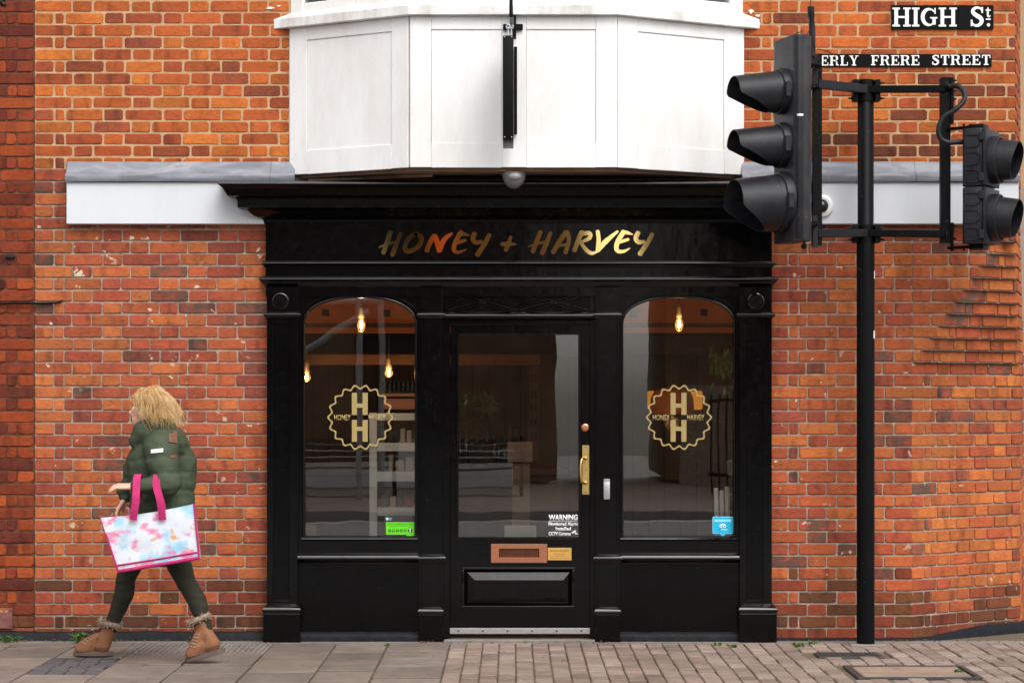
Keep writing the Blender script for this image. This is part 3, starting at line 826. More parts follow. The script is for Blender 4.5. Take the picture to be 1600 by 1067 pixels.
# sill with its weathered top edge
def offs(o, back=0.05):
    pts = []
    nL = Vector((faces[0][1][1]-faces[0][0][1], -(faces[0][1][0]-faces[0][0][0]))).normalized(); nL = Vector((nL.x, nL.y))
    if nL.y > 0: nL = -nL
    nR = Vector((-nL.x, nL.y))
    def meet(p, n1, c, d2):                          # on line n1.(x-p)=o with y=d2
        return ((o + n1.x*p[0] + n1.y*p[1] - n1.y*d2)/n1.x, d2)
    return [meet(faces[0][0], nL, 0, 0.0), meet(faces[0][1], nL, 0, -BAYD-o), meet(faces[2][0], nR, 0, -BAYD-o), meet(faces[2][1], nR, 0, 0.0)]
ps = offs(0.055); g = G()
g.hprism(ps + [(ps[3][0],0.03),(ps[0][0],0.03)], ZB1+0.001, ZB1+0.062); g.build('sill', m_white_dirty, bay, 0.004)
p1, p2 = offs(0.05), offs(-0.02)
g = G(); z0 = ZB1+0.0625
g.add([(x,y,z0) for x,y in p1]+[(x,y,z0+0.05) for x,y in p2]+[(x,y+0.04 if y<-0.1 else y,z0) for x,y in p2],
      [(0,1,5,4),(1,2,6,5),(2,3,7,6),(4,5,9,8),(5,6,10,9),(6,7,11,10),(0,4,8),(3,11,7)])
g.build('weathered_sill', m_white_dirty, bay)
# windows above the sill
for i in range(3):
    a, b = faces[i]; L = math.hypot(b[0]-a[0], b[1]-a[1]); z0 = ZB1+0.10
    a2 = (a[0], a[1]); 
    for (s0,s1) in ((0.004,0.10),(L-0.10,L-0.004)) if i != 1 else ((0.004,0.07),(L/2-0.03,L/2+0.03),(L-0.07,L-0.004)):
        facebox(a, b, s0, s1, z0-0.06, z0+1.5, -0.05, 0.0, 'window_post', m_white, 0.004)
    facebox(a, b, 0.10 if i!=1 else 0.07, L-0.10 if i!=1 else L-0.07, z0-0.04, z0+0.055, -0.045, -0.010, 'window_rail', m_white, 0.004)
    facebox(a, b, 0.09, L-0.09, z0+0.05, z0+1.45, -0.034, -0.026, 'pane', m_glass, 0)
G().hprism([(bxl+0.14,0.02),(bcl+0.09,-BAYD+0.12),(bcr-0.09,-BAYD+0.12),(bxr-0.14,0.02)], ZB1+0.08, ZB1+1.6).build('blind', m_board, bay)
G().hprism([(bxl,0.02),(bcl,-BAYD),(bcr,-BAYD),(bxr,0.02)], ZB1+1.61, ZB1+1.9).build('head', m_white, bay)
# soffit board and timber strips under the bay
m_soffit = plain('bare_brown_timber', srgb(122,98,80), 0.75, 0.25, 9, 0.3)
G().hprism([(bxl+0.05,0.0),(bcl+0.03,-BAYD+0.03),(bcr-0.03,-BAYD+0.03),(bxr-0.05,0.0)], ZB0-0.02, ZB0+0.02).build('soffit', m_soffit, bay, 0.002)
g = G(); g.tube([(bxl+0.12,-0.03,ZB0-0.035),(bcl+0.12,-BAYD+0.16,ZB0-0.03)], 0.012, 6); g.build('batten', m_soffit, bay)
# bulkhead lamp under the bay
bl = thing('wall_lamp', P(803,283,0.40), 'grey rounded bulkhead lamp under the middle of the white bay', 'lamp')
c0 = P(803,270,0.42); g = G(); vs = []; n, m_ = 20, 8
for i in range(m_+1):
    t = math.pi/2*i/m_
    for k in range(n): q = 2*math.pi*k/n; vs.append((c0.x+0.073*math.cos(t)*math.cos(q), c0.y+0.073*math.cos(t)*math.sin(q), c0.z-0.098*math.sin(t)))
g.add(vs, [(i*n+k, i*n+(k+1)%n, (i+1)*n+(k+1)%n, (i+1)*n+k) for i in range(m_) for k in range(n)])
g.f.append(tuple(range(n-1,-1,-1)))
m_lampgrey = plain('grey_lamp_plastic', srgb(112,110,110), 0.4, 0.06, 10, 0)
g.build('shade', m_lampgrey, bl, 0, 40)
g = G(); g.ball((c0.x+0.004,c0.y-0.052,c0.z-0.028), (0.042,0.03,0.026), 16, 8); g.build('diffuser', plain('lamp_diffuser', srgb(138,136,136), 0.3, 0.02, 10, 0), bl, 0, 60)
G().box(c0.x-0.05,c0.x+0.05,-c0.y-0.05,-c0.y+0.05,c0.z,ZB0-0.021).build('bracket', m_lampgrey, bl, 0.004)
# projecting sign, seen edge-on
hsn = thing('hanging_sign', P(797,45,0.55), 'narrow black projecting sign seen edge-on, hung before the white bay', 'sign')
SD = 1.15
G().box(PX(785.5,SD), PX(802.5,SD), BAYD+0.10, SD, PZ(217,SD), PZ(55.5,SD)).build('sign_board', m_blackmetal, hsn, 0.006, 40, 2)
G().box(PX(803,BAYD+0.02), PX(808,BAYD+0.02), BAYD+0.019, BAYD+0.05, PZ(210,0.55), PZ(73,0.55)).build('wall_rail', m_blackmetal, hsn, 0.003)
wp = G(); wp.box(PX(786,0.53), PX(817,0.53), BAYD+0.02, BAYD+0.032, PZ(48,0.53), PZ(38,0.53)); wp.box(PX(801,0.54), PX(806.5,0.54), BAYD+0.032, BAYD+0.042, PZ(62,0.53), PZ(21,0.53))
wp.build('wall_plate', m_blackmetal, hsn, 0.003)
br = G(); br.tube([(PX(800,0.55),-0.54,PZ(44,0.54)), (PX(799,1.0),-1.13,PZ(30,1.13)+0.02)], 0.013, 8)
br.tube([(PX(799,0.55),-0.54,PZ(24,0.54)), (PX(798,1.0),-1.10,PZ(0,1.1)+0.10)], 0.011, 8)
br.tube([(PX(798.5,1.0),-1.10,PZ(-40,1.1)), (PX(798,1.0),-1.12,PZ(26,1.1))], 0.009, 8)
br.build('bracket', m_blackmetal, hsn, 0, 40)
for px, dd in ((794,1.10),(799,0.80)):
    s_ = G(); c = P(px,44,dd)
    s_.tube([c+Vector((0.011*math.cos(q),0,0.013*math.sin(q)+0.006)) for q in [math.pi*2*i/12 for i in range(12)]], 0.0035, 6, False, True)
    s_.ball(c+Vector((0,-0.006,-0.002)), 0.008, 10, 6)
    s_.tube([c+Vector((0,0,-0.008)), (c.x,c.y,PZ(55.5,SD)-0.004)], 0.0042, 6)
    s_.build('shackle', m_steel, hsn, 0, 50)
g = G()
for px in (788.5,799.5):
    for py in (58,214.5): g.lathe([(0.004,0),(0.003,0.003)], P(px,py,SD), (0,-1,0), 8)
g.build('screw', m_steel, hsn)

# ---------------------------------------------------------------- black shopfront
shop = thing('shopfront', (0,-0.06,0), 'glossy black timber shopfront with gold lettering, two arched windows and a glazed door', 'shopfront')
DF = 0.06
xL, xR = PX(415,DF), PX(1206,DF)
# cornice: profile of projection against photo row
cor = [(66,288),(64,290.5),(61,293),(57,300),(54,306),(43,308.5),(41,311),(40,314),(40,324.5),(28,327),(25,329),(22,333),(17,337),(10,340.5),(5,342),(3,345),(3,348),(0,349)]
prof = []
for p, y in cor:
    pr = p/S(0.2); d = DF+pr; prof.append((d, PZ(y, d), pr))
g = G(); g.mould(prof, xL, xR, -0.01); g.build('cornice', m_cornice, shop, 0.0012, 28)
d0 = prof[0][0]
g = G(); zt = prof[0][1]
g.add([(xL-0.27,-d0-0.006,zt+0.001),(xR+0.27,-d0-0.006,zt+0.001),(xR+0.27,-d0-0.006,zt+0.009),(xL-0.27,-d0-0.006,zt+0.009),
       (xL-0.27,0,zt+0.001),(xR+0.27,0,zt+0.001),(xR+0.27,0,zt+0.05),(xL-0.27,0,zt+0.05)],
      [(0,1,2,3),(3,2,6,7),(0,3,7,4),(1,5,6,2),(0,4,5,1),(4,7,6,5)])
m_leaddark = plain('dark_lead_capping', srgb(74,72,74), 0.5, 0.3, 14, 0.5, 0.3)
g.build('lead_capping', m_leaddark, shop, 0.002)
# fascia
fas = G().box(xL, xR, -0.01, DF, PZ(411,DF), PZ(348.5,DF)).build('fascia', m_black, shop, 0.001)
def mouldpx(pts, a, b, dbase, name, parent=shop, mat=m_trim, back=-0.01, bevel=0.001):
    pr = []
    for p, y in pts:
        q = p/S(dbase); pr.append((dbase+q, PZ(y, dbase+q), q))
    return G().mould(pr, PX(a,dbase), PX(b,dbase), back).build(name, mat, parent, bevel, 28)
mouldpx([(0,407.5),(4.5,409),(5.5,410.5),(5.5,412.5),(3.5,414),(2,417),(0,418)], 415, 1206, DF, 'architrave_bead')
G().box(xL, xR, -0.01, DF+0.004, PZ(433,DF), PZ(418,DF)).build('frieze', m_black, shop, 0.001)
mouldpx([(0,431.5),(8,433.5),(9.5,434.5),(9.5,437.5),(8,438.5),(6,441),(3,444),(1,447),(0,448.5)], 415, 1206, DF, 'architrave')
G().box(xL, xR, -0.02, DF-0.004, PZ(463,DF), PZ(447,DF)).build('head_rail', m_black, shop, 0.001)
# outer pilasters
def outer_pilaster(a, b, ra, rb, pa, pb, pbot, cx):
    p = G()
    d = 0.085
    p.pbox(a, ra, 496, 946, d, -0.01).pbox(rb, b, 496, 946, d, -0.01)
    p.pbox(ra, rb, 496, 505, d, -0.01).pbox(ra, rb, 940, 946, d, -0.01)
    o = p.build('pilaster', m_black, shop, 0.002)
    G().pbox(ra, rb, 504, 941, d-0.016, -0.01).build('sunk_panel', m_black2, o, 0)
    z1, z0 = PZ(936.5,d), PZ(939.8,d)
    G().add([(PX(ra,d),-d+0.016,z1),(PX(rb,d),-d+0.016,z1),(PX(rb,d),-d,z0),(PX(ra,d),-d,z0)],[(0,1,2,3)]).build('sloped_stop', m_black, o)
    G().pbox(a, b, 448, 489, d-0.004, -0.01).build('capital_block', m_black, o, 0.002)
    c = P(cx, 471, d-0.004); rg = G()
    pr = [(13.6,0),(13.0,1.7),(11.6,2.2),(10.6,1.0),(9.8,0.1),(5,0.05),(0.2,0.05)]
    rg.lathe([(q/S(d), h/S(d)) for q, h in pr], c, (0,-1,0), 32); rg.build('roundel', m_trim, o, 0, 40)
    mouldpx([(0,487.5),(4,489.5),(5,490.5),(5,493),(3,495),(0,498)], a, b, d, 'capital_moulding', o)
    G().box(PX(pa,0.12), PX(pb,0.12), -0.01, 0.12, -0.015, PZ(958,0.12)).build('plinth', m_black2, o, 0.006, None, 2)
    mouldpx([(-8,942.5),(-5,944.5),(-2,946.8),(0.6,949.4),(2.2,952.4),(2.0,955),(-0.5,958.5)], pa+1, pb-1, 0.12, 'plinth_cap', o)
    return o
outer_pilaster(417, 465, 426.5, 452, 411, 469, 1002, 438.5)
outer_pilaster(1156, 1206, 1167, 1193, 1155, 1214, 1008, 1181)
# inner pilasters
def inner_pilaster(a, b, pa, pb):
    d = 0.07; p = G(); p.pbox(a, b, 448, 866, d-0.012, -0.03).pbox(a+4, b-4, 497, 866, d, -0.03)
    o = p.build('pilaster', m_black, shop, 0.002)
    G().pbox(a+2, b-2, 449, 489, d, 0).build('capital_block', m_black, o, 0.002)
    mouldpx([(0,488),(3,490),(3.5,491),(3.5,493),(2,495),(0,498)], a, b, d, 'capital_moulding', o)
    mouldpx([(-4,864.5),(-1,866.2),(2,868.4),(3.8,871),(4.2,873.2),(3.4,875.5),(1,878),(0,879.5)], a+1, b+1, d+0.012, 'dado_moulding', o)
    G().pbox(a+4, b-4, 878, 952, d+0.004, 0).pbox(a-1, b+1, 878, 952, d-0.01, 0).build('dado', m_black, o, 0.002)
    mouldpx([(-5,947.5),(-2.5,949.3),(-0.4,951.4),(1.2,953.8),(1.8,956),(1.2,958),(-0.5,960)], pa, pb, 0.10, 'plinth_cap', o)
    G().box(PX(pa,0.10), PX(pb,0.10), -0.01, 0.10, -0.015, PZ(959,0.10)).build('plinth', m_black2, o, 0.005, None, 2)
    return o
inner_pilaster(655, 692, 654, 692)
inner_pilaster(930, 968, 930, 969)

def arch(cx, hw, ytop, yspr, n=24, grow=0.0, p=2.25):
    pts = []
    for i in range(n+1):
        t = math.pi*(1-i/n); cu, sn = math.cos(t), math.sin(t)
        u = math.copysign(abs(cu)**(2/p), cu); v = abs(sn)**(2/p)
        pts.append((cx+u*(hw+grow), yspr-v*(yspr-ytop+grow)))
    return pts
def shop_window(x0, x1, f0, f1, name_suffix):
    """x0..x1 glass, f0..f1 frame, all photo columns"""
    d = 0.04; cx = (x0+x1)/2; hw = (x1-x0)/2
    ar = arch(cx, hw, 463.5, 507)
    def fr(pts): return [(PX(a,d), PZ(b,d)) for a, b in pts]
    g = G()
    g.pbox(f0, x0, 507.02, 866, d, -0.03).pbox(x1, f1, 507.02, 866, d, -0.03).pbox(x0, x1, 840, 866, d, -0.03)
    top = 455
    a2 = fr(ar); n = len(a2)
    tl = fr([(f0 + (f1-f0)*i/(n-1), top) for i in range(n)])
    # head with the arched opening: side slivers and a strip between arch and top line
    for i in range(n-1):
        g.prism([a2[i], a2[i+1], tl[i+1], tl[i]], -0.03, d)
    zs = PZ(507,d)
    g.prism([(PX(f0,d),zs), a2[0], tl[0]], -0.03, d); g.prism([a2[-1], (PX(f1,d),zs), tl[-1]], -0.03, d)
    w = g.build('window', m_black, shop)
    # rounded bead round the glass
    path = [P(x0,840,0.0)] + [P(a,b,0.0) for a,b in ar] + [P(x1,840,0.0)]
    path = [Vector((PX(x0,d),-0.035,PZ(839.5,d)))] + [Vector((q[0],-0.035,q[1])) for q in a2] + [Vector((PX(x1,d),-0.035,PZ(839.5,d)))]
    G().tube(path, 0.0085, 8).build('bead', m_trim, w, 0, 60)
    sl = [(0.030,PZ(837,d)),(0.046,PZ(840,d)),(0.054,PZ(842.5,d)),(0.042,PZ(845,d))]
    vs = []
    for dd, z in sl: vs += [(PX(x0-3,d),-dd,z),(PX(x1+3,d),-dd,z)]
    G().add(vs, [(0,1,3,2),(2,3,5,4),(4,5,7,6),(6,7,1,0),(0,2,4,6),(1,7,5,3)]).build('glazing_sill', m_trim, w, 0.001)
    # spandrel mouldings
    sp = G(); oa = arch(cx, hw, 463.5, 507, 24, 6.5)
    for side in (-1, 1):
        if side < 0: pts = [oa[i] for i in range(3, 11)]; cor_ = (x0+1, 459.5)
        else: pts = [oa[i] for i in range(14, 22)]; cor_ = (x1-1, 459.5)
        pts = [p for p in pts if p[1] > 459.5]
        if side < 0: loop = pts + [(pts[-1][0], 459.5), (x0, 459.5), (x0, pts[0][1])]
        else: loop = pts + [(x1, pts[-1][1]), (x1, 459.5), (pts[0][0], 459.5)]
        sp.tube([Vector((PX(a,d), -d-0.001, PZ(b,d))) for a, b in loop], 0.0055, 6, False, True)
    sp.build('spandrel_moulding', m_trim, w, 0, 60)
    pane = [(PX(x0-2,0),PZ(841,0))] + [(PX(a,0),PZ(b,0)) for a, b in arch(cx, hw+2, 461.5, 507)] + [(PX(x1+2,0),PZ(841,0))]
    pg_ = G().prism(pane, 0.0, 0.006)
    if x0 > 800: pg_.v = [(x, y-(x-PX(1060))*0.0030, z) for x, y, z in pg_.v]
    pg_.build('pane', m_glass, w)
    # dado rail, stall riser and its skirting
    mouldpx([(-5,862.5),(-2,864),(1,866),(3.2,868.6),(4.4,871.2),(4.6,873),(3.5,875),(0,877.5),(-2,880),(-2.5,881.5)], f0-1, f1+1, 0.055, 'dado_moulding', w, m_trim, -0.02)
    G().pbox(f0, f1, 880, 990, 0.035, -0.02).build('stall_riser', m_black2, w, 0.002)
    k = G(); nn = 30
    vs = []
    for i in range(nn+1):
        x = PX(f0,0.06)+(PX(f1,0.06)-PX(f0,0.06))*i/nn; e = 0.004*noise.noise(Vector((x*9,1,2)))
        z = 0.045+e
        vs += [(x,-0.036,z+0.012),(x,-0.058-e,z),(x,-0.066-e,z-0.012),(x,-0.064+e,-0.015)]
    k.add(vs, [(i*4+j, i*4+j+1, (i+1)*4+j+1, (i+1)*4+j) for i in range(nn) for j in range(3)])
    k.build('skirting', m_bitumen, w, 0, 50)
    return w
win_l = shop_window(474, 650, 465, 655, '')
win_r = shop_window(972, 1148, 968, 1156, '')

# transom with its lattice over the door
tz = G(); d = 0.03
tz.pbox(692, 930, 447, 500, d-0.012, -0.03)
tp = tz.build('transom', m_black2, shop, 0.001)
def bar(g, a, b, w, d, h, lift=0.0):
    A, B = Vector((PX(a[0],d), PZ(a[1],d))), Vector((PX(b[0],d), PZ(b[1],d)))
    t = (B-A).normalized(); nn = Vector((-t.y,t.x))*(w/2/S(d))
    pr = [(-1,0),(-0.85,h),(-0.25,h),(0,h*0.45),(0.25,h),(0.85,h),(1,0)]
    vs = []
    for e in (A, B):
        for s_, hh in pr: q = e+nn*s_; vs.append((q.x, -(d-0.012+hh+lift), q.y))
    g.add(vs, [(i, i+1, 8+i, 7+i) for i in range(6)] + [(0,7,13,6)])
    return g
for (a, b) in (((700,458),(807,487)), ((700,487),(807,458)), ((812,458),(919,487)), ((812,487),(919,458))):
    g = G(); bar(g, a, b, 6.5, 0.03, 0.012, 0.002 if a[1] < b[1] else 0.0); g.build('lattice_bar', m_trim, tp)
g = G()
g.pbox(693, 929, 452, 456, 0.032, 0.0).pbox(693, 697.5, 456, 488, 0.032, 0).pbox(922, 929, 456, 488, 0.032, 0)
g.build('lattice_frame', m_black, tp, 0.002)
mouldpx([(-4,487),(0,488.5),(4,491),(5,493),(5,496),(3,498),(0,500.5)], 696, 926, 0.035, 'transom_rail', tp, m_black, -0.03)
# door frame
g = G(); g.pbox(692, 703, 500, 996, 0.03, -0.06).pbox(922, 930, 500, 996, 0.03, -0.06).pbox(703, 922, 500, 506.5, 0.03, -0.06)
g.build('door_frame', m_black, shop, 0.002)
G().box(PX(694), PX(929), -0.1, 0.10, -0.02, 0.012).build('threshold', m_conc, shop, 0.004)
# door: stiles and rails round the glass, raised panel below
DD = 0.008
dr = G()
dr.pbox(704, 715, 508, 985, DD, -0.04).pbox(906, 921.5, 508, 985, DD, -0.04)
dr.pbox(715, 906, 508, 521.5, DD, -0.04).pbox(715, 906, 841, 888, DD, -0.04).pbox(715, 906, 948, 985, DD, -0.04)
dr.pbox(715, 725, 888, 948, DD, -0.04).pbox(894, 906, 888, 948, DD, -0.04)
door = dr.build('door', m_black, shop, 0.0)
def tubeloop(g, x0, x1, y0, y1, d, r): g.tube([Vector((PX(a,d),-d,PZ(b,d))) for a,b in ((x0,y0),(x1,y0),(x1,y1),(x0,y1))], r, 8, False, True); return g
g = G()
pr = [(DD+0.012,518),(DD+0.012,520.5),(DD-0.006,523.5)]
for (a0,a1,b0,b1) in ((712.5,908.5,519,523),(712.5,908.5,839,842.5)): g.pbox(a0,a1,b0,b1,DD+0.010,0)
for (a0,a1) in ((712.5,716.5),(904,908.5)): g.pbox(a0,a1,523,839,DD+0.0095,0)
g.build('glazing_bead', m_trim, door, 0.004)
pg_ = G().prism([(PX(713,0),PZ(843,0)),(PX(713,0),PZ(519,0)),(PX(908,0),PZ(519,0)),(PX(908,0),PZ(843,0))], -0.003, 0.003)
pg_.v = [(x, y+(x-PX(713))*0.0100, z) for x, y, z in pg_.v]
pg_.build('pane', m_glass, door)
# raised and fielded panel
g = G()
def Q(px,py,d): return (PX(px,d),-d,PZ(py,d))
o_, i_ = (725,894,889,947), (742,880,906,934)
ob, ib = DD-0.022, DD+0.004
vs = [Q(o_[0],o_[3],ob),Q(o_[1],o_[3],ob),Q(o_[1],o_[2],ob),Q(o_[0],o_[2],ob),Q(i_[0],i_[3],ib),Q(i_[1],i_[3],ib),Q(i_[1],i_[2],ib),Q(i_[0],i_[2],ib)]
g.add(vs, [(4,5,6,7),(0,1,5,4),(1,2,6,5),(2,3,7,6),(3,0,4,7)])
# the photograph shows a deep bevel that catches the sky along the top
g.build('raised_panel', m_black, door)
g = G(); 
for (a0,a1,b0,b1) in ((721.5,898,886,889.5),(721.5,898,946,951)): g.pbox(a0,a1,b0,b1,DD+0.012,0)
for (a0,a1) in ((721.5,725.5),(893.5,898)): g.pbox(a0,a1,889.5,946,DD+0.011,0)
g.build('panel_moulding', m_trim, door, 0.005, 40, 2)
G().pbox(702.5, 922, 981, 990, DD+0.016, 0.0).build('kick_strip', m_steel, door, 0.002)
g = G()
for i in range(6): g.lathe([(0.006,0),(0.005,0.003),(0.001,0.004)], P(716+i*38.5,985.5,DD+0.016), (0,-1,0), 10)
g.build('screw', m_iron, door)
# letterbox
g = G(); g.pbox(767,855,849.5,857,DD+0.012,0).pbox(767,855,870.5,879,DD+0.012,0).pbox(767,780,857,870.5,DD+0.0118,0).pbox(842,855,857,870.5,DD+0.0118,0)
g.build('letterbox', m_copper, door, 0.0015)
G().pbox(780.5,841.5,857.3,870.2,DD+0.004,0).build('letter_flap', plain('dark_copper', srgb(92,52,36), 0.4, 0.2, 30, 0.1, 0.6), door, 0.002)
# small engraved plaque
pq = thing('plaque', P(874,866,DD), 'small gold engraved plaque right of the copper letterbox', 'plaque')
G().pbox(855.8,893,855.5,875,DD+0.005,DD).build('plate', m_plaque, pq, 0.001)
text('No 3 Fore 33 High St', 'lettering', 860, 889, 858.6, 862, DD+0.005, m_ink, pq, 0.01, 0.0004)
for i, (a, b, w_) in enumerate(((866,883,864.3),(869,880,867.2),(859,889,870.3))):
    text(('for appointments', 'phone 01', 'All visitors report to reception')[i], 'lettering', a, b, w_, w_+1.7, DD+0.005, m_ink, pq, 0, 0.0004)
# lock and pull handle
g = G(); g.lathe([(6.4/250,0),(6.2/250,0.006),(5/250,0.010),(3.4/250,0.011),(3.2/250,0.008),(0.4/250,0.008)], P(914.5,668,DD), (0,-1,0), 24); g.build('lock', m_copper, door, 0, 40)
G().pbox(909.5,921,695.5,772.5,DD+0.005,0).build('handle_plate', m_brass, door, 0.002)
g = G(); g.tube(spline([P(915,716,DD+0.005),P(911,716,DD+0.035),P(908.6,719,DD+0.05),P(907.4,728,DD+0.055),P(907.4,742,DD+0.055),P(908.6,751,DD+0.05),P(911,754,DD+0.035),P(915,754,DD+0.005)],5), 0.0075, 10)
g.ball(P(915,716,DD+0.008), 0.011).ball(P(915,754,DD+0.008), 0.011)
g.build('pull_handle', m_brass, door, 0, 60)
g = G()
for y in (698,734,769): g.lathe([(0.004,0),(0.003,0.002)], P(915.5,y,DD+0.005), (0,-1,0), 8)
g.build('screw', m_iron, door)
g = G(); g.tube([P(710.5,691,DD+0.012),P(710.5,714,DD+0.012)], 0.005, 8).ball(P(710.5,691,DD+0.012),0.007).ball(P(710.5,714,DD+0.012),0.007); g.build('hinge', m_blackmetal, door, 0, 60)
# entry keypad on the right inner pilaster
kp = thing('entry_keypad', P(948,764,0.07), 'slim silver door entry box on the black pilaster right of the door', 'entry keypad')
G().pbox(943.3,953,751,780,0.085,0.069).build('cover', m_steel, kp, 0.003, 40, 2)
G().pbox(943.6,952.7,748,751.5,0.093,0.069).build('hood', m_steel, kp, 0.002)

# ---------------------------------------------------------------- gold lettering on the fascia
def brush_word(x0, strokes, first):
    for li, (nm, st) in enumerate(strokes):
        g = G(); z = 0.0
        for si, (pts, ws) in enumerate(st):
            q = [(PX(x0+a/6.957,DF), PZ(340+b/6.957,DF)) for a, b in pts]
            w = [a*1.18/6.957/S(DF) for a in ws]
            poly = ribbon(q, w, 0.05, 9, first*100+li*10+si)
            g.prism(poly, DF, DF+0.0015+0.0003*si)
        g.build('letter', m_gold, fas)
H1 = [([(214,150),(175,265),(130,390)],[42,44,40]), ([(322,165),(275,290),(228,412)],[34,44,42]), ([(82,325),(180,288),(292,262)],[10,26,20])]
brush_word(580, [
 ('H', H1),
 ('O', [([(492,182),(420,215),(372,295),(372,350),(420,366),(505,322),(548,250),(532,202),(486,182)],[46,44,42,44,44,42,42,44,46])]),
 ('N', [([(600,372),(640,270),(690,192)],[40,46,40]), ([(690,192),(718,270),(742,372)],[38,48,46]), ([(740,366),(795,240),(882,172)],[44,46,22])]),
 ('E', [([(985,150),(930,240),(900,320),(910,366),(960,376),(1035,345)],[44,44,40,38,30,10]), ([(940,180),(1000,180),(1068,196)],[34,36,10]), ([(925,282),(980,262),(1030,246)],[26,32,26])]),
 ('Y', [([(1130,168),(1106,225),(1135,272),(1205,262)],[44,44,40,34]), ([(1288,182),(1225,300),(1148,412)],[40,44,48])]),
 ('+', [([(1520,206),(1490,290),(1460,365)],[26,40,34]), ([(1415,290),(1500,290),(1583,290)],[36,40,6])]),
], 1)
brush_word(810, [
 ('H', [([(244,148),(200,260),(155,378)],[40,44,40]), ([(352,162),(305,280),(255,400)],[34,44,42]), ([(105,318),(210,285),(320,258)],[8,26,20])]),
 ('A', [([(520,155),(440,270),(375,382)],[46,44,44]), ([(528,150),(548,250),(508,390)],[40,36,42]), ([(430,308),(500,296),(558,290)],[24,28,14])]),
 ('R', [([(692,150),(650,250),(604,368)],[44,44,40]), ([(690,178),(770,172),(776,218),(720,252),(660,270)],[34,40,38,30,20]), ([(668,262),(740,355),(800,388),(870,366)],[30,36,34,12])]),
 ('V', [([(860,145),(872,240),(862,366)],[34,38,40]), ([(862,362),(950,260),(1083,148)],[36,48,20])]),
 ('E', [([(1150,148),(1085,250),(1064,330),(1090,368),(1150,366),(1212,334)],[44,44,42,36,28,8]), ([(1120,160),(1180,165),(1244,186)],[34,34,8]), ([(1095,270),(1150,252),(1200,236)],[26,30,26])]),
 ('Y', [([(1306,160),(1276,222),(1306,268),(1376,262)],[42,42,40,32]), ([(1460,174),(1395,290),(1318,402)],[38,42,46])]),
], 2)

# window logos in gold vinyl
def logo(cx, cy, win):
    d = 0.0075; s = 1/S(d); C = Vector((PX(cx,d), PZ(cy,d)))
    n = 240
    R0 = lambda t, w: (47.5 + 2.6*math.cos(18*t+math.pi) + w)*s
    g = G(); vs = []
    for i in range(n):
        t = 2*math.pi*i/n
        for w in (-1.5, 1.5):
            r = R0(t, w); vs += [(C.x+r*math.sin(t), -d, C.y+r*math.cos(t)), (C.x+r*math.sin(t), -d-0.0008, C.y+r*math.cos(t))]
    f = []
    for i in range(n):
        j = (i+1) % n; a, b = i*4, j*4
        f += [(a+1,a+3,b+3,b+1),(a+2,a,b,b+2),(a+3,a+2,b+2,b+3),(a,a+1,b+1,b)]
    g.add(vs, f); g.build('logo_ring', m_decal, win)
    for y0, y1 in ((613.5,648),(656,690)):
        oy = cy-652
        g = G()
        for a0, a1 in ((-13.2,-5.2),(3.6,11.6)): g.prism([(C.x+a0*s,PZ(y1+oy,d)),(C.x+a1*s,PZ(y1+oy,d)),(C.x+a1*s,PZ(y0+oy,d)),(C.x+a0*s,PZ(y0+oy,d))], d, d+0.0008)
        m_ = (y0+y1)/2+oy+(2 if y0 < 650 else -4)
        g.prism([(C.x-5.2*s,PZ(m_+4,d)),(C.x+3.6*s,PZ(m_+4,d)),(C.x+3.6*s,PZ(m_-2.5,d)),(C.x-5.2*s,PZ(m_-2.5,d))], d, d+0.0008)
        g.build('letter', m_decal, win)
    text('HONEY', 'lettering', cx-41, cx-15, cy-4.5, cy+4.8, d, m_decal, win, 0.018, 0.0006)
    text('HARVEY', 'lettering', cx+13, cx+39.5, cy-4.5, cy+4.8, d, m_decal, win, 0.018, 0.0006)
logo(563, 652, win_l); logo(1061, 652, win_r)

# stickers on the glass
gs = thing('hygiene_sticker', P(626,838,0.007), 'green food hygiene rating sticker in the corner of the left shop window', 'sticker')
d = 0.007
G().pbox(600.5,649,805.5,838.5,d+0.0008,d).build('backing', m_stickdark, gs)
G().pbox(603,647.3,815.5,835,d+0.0014,d+0.0009).build('label_face', m_green, gs)
G().pbox(635,647.3,835,837.3,d+0.0014,d+0.0009).build('label_tab', m_green, gs)
text('FOOD HYGIENE RATING', 'lettering', 605, 644.5, 817.5, 820, d+0.0015, m_greend, gs, 0.02, 0.0003)
G().pbox(603.5,642.5,822,822.6,d+0.0018,d+0.0014).build('rule', m_greend, gs)
for i in range(5):
    c = P(608.8+6.1*i,828.8,d+0.0014); g = G(); g.lathe([(2.5/250,0),(2.5/250,0.0003)], c, (0,-1,0), 20); g.build('score_circle', m_greend, gs)
    text(str(i), 'numeral', c.x*S(d)+800-0.9, c.x*S(d)+800+0.9, 827.3, 830.3, d+0.0018, m_green, gs, 0.02, 0.0003)
g = G(); g.lathe([(3.6/250,0),(3.6/250,0.0003)], P(640.8,828.6,d+0.0014), (0,-1,0), 24); g.build('score_circle', m_ink, gs)
text('5', 'numeral', 639.2, 642.4, 826, 831.2, d+0.0018, m_vinylwhite, gs, 0.04, 0.0003)
g = G(); g.lathe([(2.3/250,0),(2.3/250,0.0004)], P(605,810.3,d+0.0008), (0,-1,0), 20); g.build('emblem', plain('pale_green_print', srgb(170,220,205), 0.5, 0.03, 10, 0), gs)
for i, t_ in enumerate(('Food', 'Standards', 'Agency')): text(t_, 'lettering', 608.3, 611.5+1.2*(i==1), 808.0+1.6*i, 809.3+1.6*i, d+0.0009, m_vinylwhite, gs, 0, 0.0003)
bs = thing('review_sticker', P(1129,838,0.007), 'bright blue speech bubble sticker in the corner of the right shop window', 'sticker')
